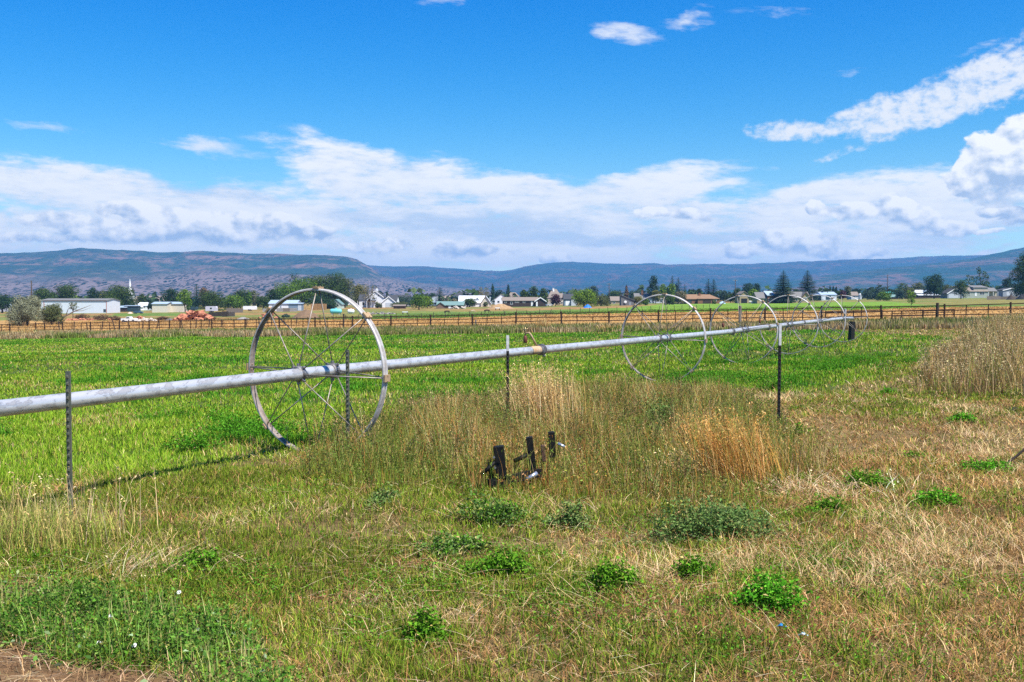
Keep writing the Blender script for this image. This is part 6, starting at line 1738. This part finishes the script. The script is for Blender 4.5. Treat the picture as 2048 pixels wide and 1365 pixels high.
T('column', 1016, 690, 568.5, 11, 'dark', 'dark poplar right of a pair above the town')
T('round', 997, 720, 580, 24, 'dark', 'low dark tree between the two dark poplars')
T('round', 1047, 560, 579.5, 18, 'green', 'first of three green trees behind the long brown house')
T('round', 1067, 565, 572.5, 21, 'green', 'tallest of three green trees behind the long brown house')
T('round', 1086.5, 560, 576, 19, 'green', 'last of three green trees behind the long brown house')
T('round', 1111, d(1111, 613), 588, 20, 'purple', 'purple leaved tree in front of the big brown house', crown0=.08)
T('column', 1151, 760, 577, 8, 'dark', 'thin dark tree behind the blue grey house')
T('round', 1168, d(1168, 614), 576.5, 46, 'lime', 'big round lime green tree above the blue tarp', crown0=.06, dens=1.3)
T('round', 1187, 640, 571, 22, 'blueg', 'dark blue green tree behind the big lime tree')
T('round', 1202, d(1202, 613), 590, 32, 'olive', 'dull olive tree right of the big lime tree', crown0=.06)
T('round', 1228, 700, 580, 30, 'green', 'green tree behind the low brown house')
T('spruce', 1240, 720, 579, 14, 'blueg', 'blue green conifer behind the slanted shed')
T('column', 1252.5, 700, 570, 10, 'brown', 'brown poplar above the slanted grey shed')
T('round', 1272, 720, 579, 28, 'blueg', 'hazy green tree behind the grey roofed house')
T('round', 1275, d(1275, 611), 592, 18, 'yellow', 'yellowing tree at the left rim of the second wheel', crown0=.06)
T('round', 1290, d(1290, 611), 597, 15, 'bright', 'small bright tree just inside the second wheel', crown0=.06)
T('round', 1306, 600, 551, 23, 'dark', 'tall dark green tree above the second wheel', crown0=.1)
T('round', 1311, 560, 580, 18, 'yellow', 'yellow green tree below the tall dark one')
T('round', 1325, 570, 567.5, 17, 'lime', 'left one of two lime green globe trees')
T('round', 1341.5, 570, 567.5, 18, 'lime', 'right one of two lime green globe trees')
T('spruce', 1344, 680, 552, 22, 'spruce', 'pointed spruce behind the lime globe trees')
T('spruce', 1356, 640, 555, 22, 'spruce', 'dark spruce right of the lime globe trees', crown0=.08)
T('spruce', 1369, 650, 569, 15, 'spruce', 'shorter spruce left of the brick house')
T('round', 1339, d(1339, 610), 592, 24, 'green', 'low green tree inside the top of the second wheel', crown0=.05)
T('round', 1361, d(1361, 608.5), 582, 22, 'tan', 'tan olive tree left of the brick house', crown0=.06)
T('bush', 1372, d(1372, 608), 592, 12, 'olive', 'olive bush at the corner of the brick house')
T('round', 1390, 800, 578, 30, 'dark', 'low dark trees behind the brick house roof')
T('spruce', 1416, 620, 558, 22, 'spruce', 'left spruce of the close pair behind the brick house', crown0=.08)
T('spruce', 1427, 615, 558.5, 24, 'spruce', 'right spruce of the close pair behind the brick house', crown0=.08)
T('bush', 1428, d(1428, 608.5), 599, 9, 'olive', 'small olive bush in front of the brick house')
T('round', 1447, 580, 581, 19, 'blueg', 'blue green tree right of the brick house')
T('round', 1461, 560, 587, 22, 'green', 'green tree left of the utility pole by the barn')
T('round', 1474, 555, 576, 18, 'green', 'taller green tree at the utility pole by the barn')
T('round', 1495, 680, 566, 25, 'dark', 'dark round tree behind the gambrel barn')
T('round', 1512, 690, 566, 22, 'dark', 'second dark round tree behind the low brown house')
T('round', 1506, d(1506, 606) - 12, 578, 21, 'lime', 'lime green tree in front of the gambrel barn', crown0=.15)
T('bush', 1540, 700, 577, 14, 'bright', 'bright tree top left of the left blue spruce')
T('spruce', 1566, d(1566, 606.5) - 14, 541, 44, 'spruce', 'taller fuller blue spruce in front of the brown house', crown0=.12, dens=1.3)
T('spruce', 1614, 560, 540.5, 43, 'spruce', 'wide branched blue spruce right of the fuller one', crown0=.12)
T('round', 1591, 690, 577, 16, 'green', 'green tree between the two blue spruces')
T('bush', 1645, d(1645, 601), 596, 14, 'green', 'low green bush in front of the white metal barn')
T('column', 1659, 760, 572, 6, 'dark', 'first of three thin dark poplars above the metal barn')
T('column', 1665.5, 760, 572.5, 6, 'dark', 'second of three thin dark poplars above the metal barn')
T('column', 1672, 760, 573, 7, 'dark', 'last of three thin dark poplars above the metal barn')
T('round', 1676, 650, 582, 14, 'green', 'green tree at the right end of the metal barn')
T('round', 1685, 640, 581, 13, 'purple', 'small purple tree right of the metal barn')
T('round', 1695, 650, 572, 15, 'olive', 'pale olive tree left of the small white house')
T('round', 1710, 760, 577, 15, 'dark', 'dark tree behind the small white house')
T('round', 1735, 600, 580, 22, 'blueg', 'blue green tree right of the grain bin')
T('spruce', 1756, 600, 566.5, 20, 'blueg', 'blue green cone shaped tree left of the plain tall pole', crown0=.05)
T('round', 1767, d(1767, 602), 583, 29, 'bright', 'bright round bush standing in the field on the right', crown0=.03, name='shrub')
T('willow', 1803, 640, 566, 46, 'green', 'wide domed green willow behind the teal roofed barn')
T('willow', 1815, 600, 573, 30, 'olive', 'lower olive willow in front of the wide domed one')
T('round', 1799, 560, 580, 17, 'blueg', 'small blue green tree right of the teal roofed barn')
T('round', 1836, 660, 565, 28, 'olive', 'olive tree left of the wide dark tree')
T('round', 1867, 560, 547.5, 36, 'dark', 'wide dark tree behind the black barn', crown0=.05, dens=1.3)
T('round', 1892, 570, 569, 22, 'olive', 'olive tree right of the wide dark tree')
T('round', 1908, 640, 572, 16, 'tan', 'tan tree top behind the grey gabled garage')
T('sparse', 1822, d(1822, 611), 581, 18, 'lime', 'slender lime green sapling in the near pasture', crown0=.02, dens=1.6, name='sapling')
T('round', 1921, 520, 559, 28, 'green', 'leafy tree left of the white barked tree', dens=.7)
T('sparse', 1940, d(1940, 596), 550, 24, 'green', 'white barked half bare tree in front of the sage house', crown0=.25, bark=PALEBARK, dens=1.5)
T('sparse', 1963, d(1963, 596), 535.5, 30, 'green', 'tallest drooping tree in front of the sage house', crown0=.3, dens=2.0,
  lobes=[(-.25, 0, .95, .13, .09), (-.2, .1, .84, .16, .09), (.12, -.1, .78, .2, .1), (.3, .1, .66, .2, .1), (-.2, 0, .66, .22, .1), (.05, 0, .5, .3, .12), (.33, 0, .48, .2, .1), (-.25, 0, .42, .22, .1), (.1, 0, .38, .3, .08)])
T('round', 2013, 640, 555, 22, 'dark', 'dark tree behind the wider grey garage')
T('round', 1998, 720, 572, 14, 'dark', 'low dark tree left of the wider grey garage')
T('round', 2052, 470, 500, 62, 'green', 'big tall tree cut by the right photo edge', crown0=.1, dens=1.4)
T('round', 2046, 520, 562, 40, 'dark', 'dark tree below the big tree at the right edge', crown0=.05)
# a broken dead tree lying at the rubble
x = at(122, d(125, 643)); s = x.y / F
m = MB(); m.tube([(0, 0, .1), (4 * s, 0, 8 * s), (26 * s, .3, 20 * s), (44 * s, 0, 26 * s), (62 * s, 0, 33 * s)], [.28, .24, .16, .1, .03], 7)
m.tube([(26 * s, .3, 20 * s), (40 * s, 1, 21 * s), (60 * s, 1.2, 28 * s)], [.12, .08, .02], 6); m.tube([(10 * s, 0, 12 * s), (16 * s, -.5, 24 * s), (28 * s, -.6, 36 * s)], [.14, .09, .02], 6); m.tube([(0, 0, .3), (-14 * s, .5, 3 * s), (-34 * s, .4, -1.5 * s)], [.2, .12, .04], 6)
tag(m.build('dead_tree', mat('grey_bark', (.17, .14, .12), .95), None, x, True), 'bare grey dead tree leaning right in front of the white shed', 'dead tree')
# brown dry brush in front of the shed and rubble
for px, yb, yt, w, label in ((165, 640, 627, 34, 'brown dry bush in front of the white shed, by the dead tree'), (205, 641, 629, 40, 'brown dry bush left of the white pickup'), (232, 642, 631, 24, 'small brown dry bush touching the white pickup'), (325, 641, 633, 30, 'low tan dry bush between the pickup and the red heap')):
    T('bush', px, d(px, yb), yt, w, 'brown', label, dens=.7)
T('bush', 572, d(572, 636), 628, 20, 'blueg', 'low green bush left of the brown gravel mound', dens=.8)

# far town trees that read as one belt at the foot of the hills
bp_ = []
for i in range(1700):
    px = R.uniform(-250, 2300); D = R.uniform(640, 820) if i < 520 else R.uniform(800, 1700); b = at(px, D); h = R.uniform(3, 9) * (1 if R.random() < .8 else 1.5); w = h * R.uniform(.5, 1.0); m = 12
    v = R.normal(0, 1, (m, 3)); v /= np.linalg.norm(v, axis=1)[:, None]
    p = v * np.array([w / 2, w / 2, h / 2]) * .8 + np.array([b.x, b.y, b.z + h * .45])
    c = np.array([(.05, .09, .03), (.04, .07, .03), (.07, .10, .04), (.03, .055, .03)])[R.integers(4)]
    bp_.append(leaves(p, R.uniform(.35, .7, m) * w, np.clip(c * (1 + R.normal(0, .15, (m, 1))), .01, 1), .7, v + R.normal(0, .4, (m, 3))))
veg('far_treeline', bp_, 'far belt of small trees at the foot of the hills', 'stuff', LEAF)
for i, (px, D, w, ev, rg, wm, rm, label) in enumerate(((1530, 900, 16, 590, 585.5, LGREY, ROOFDK, 'distant charcoal roof just left of the left blue spruce'), (455, 900, 14, 606, 602, WHITEWALL, ROOFWH, 'distant white building above the lilac cabin trailer'), (700, 900, 12, 596, 591, WHITEWALL, ROOFGR, 'distant white house between the big grove and the farmhouse'), (1725, 900, 14, 590, 587, LGREY, ROOFTEAL, 'distant green roofed shed behind the grain bin'), (960, 950, 24, 594, 588, BEIGE, ROOFDK, 'distant beige house behind the thin topped tree'), (890, 950, 22, 597, 592, TANW, ROOFTAN, 'distant tan house behind the broad spruce'), (1185, 850, 20, 596, 588, LGREY, ROOFDK, 'distant grey house behind the olive tree'))):
    building('distant_house', label, 'house', D, [(px - w / 2, px + w / 2, 0, 9, ev, rg, 'x', wm, rm)], [('window', px - 3, px - 1, ev + 1.5, ev + 3.5, 0), ('window', px + 2, px + 4, ev + 1.5, ev + 3.5, 0)])
SC.render.engine = 'CYCLES'
SC.cycles.use_denoising = False
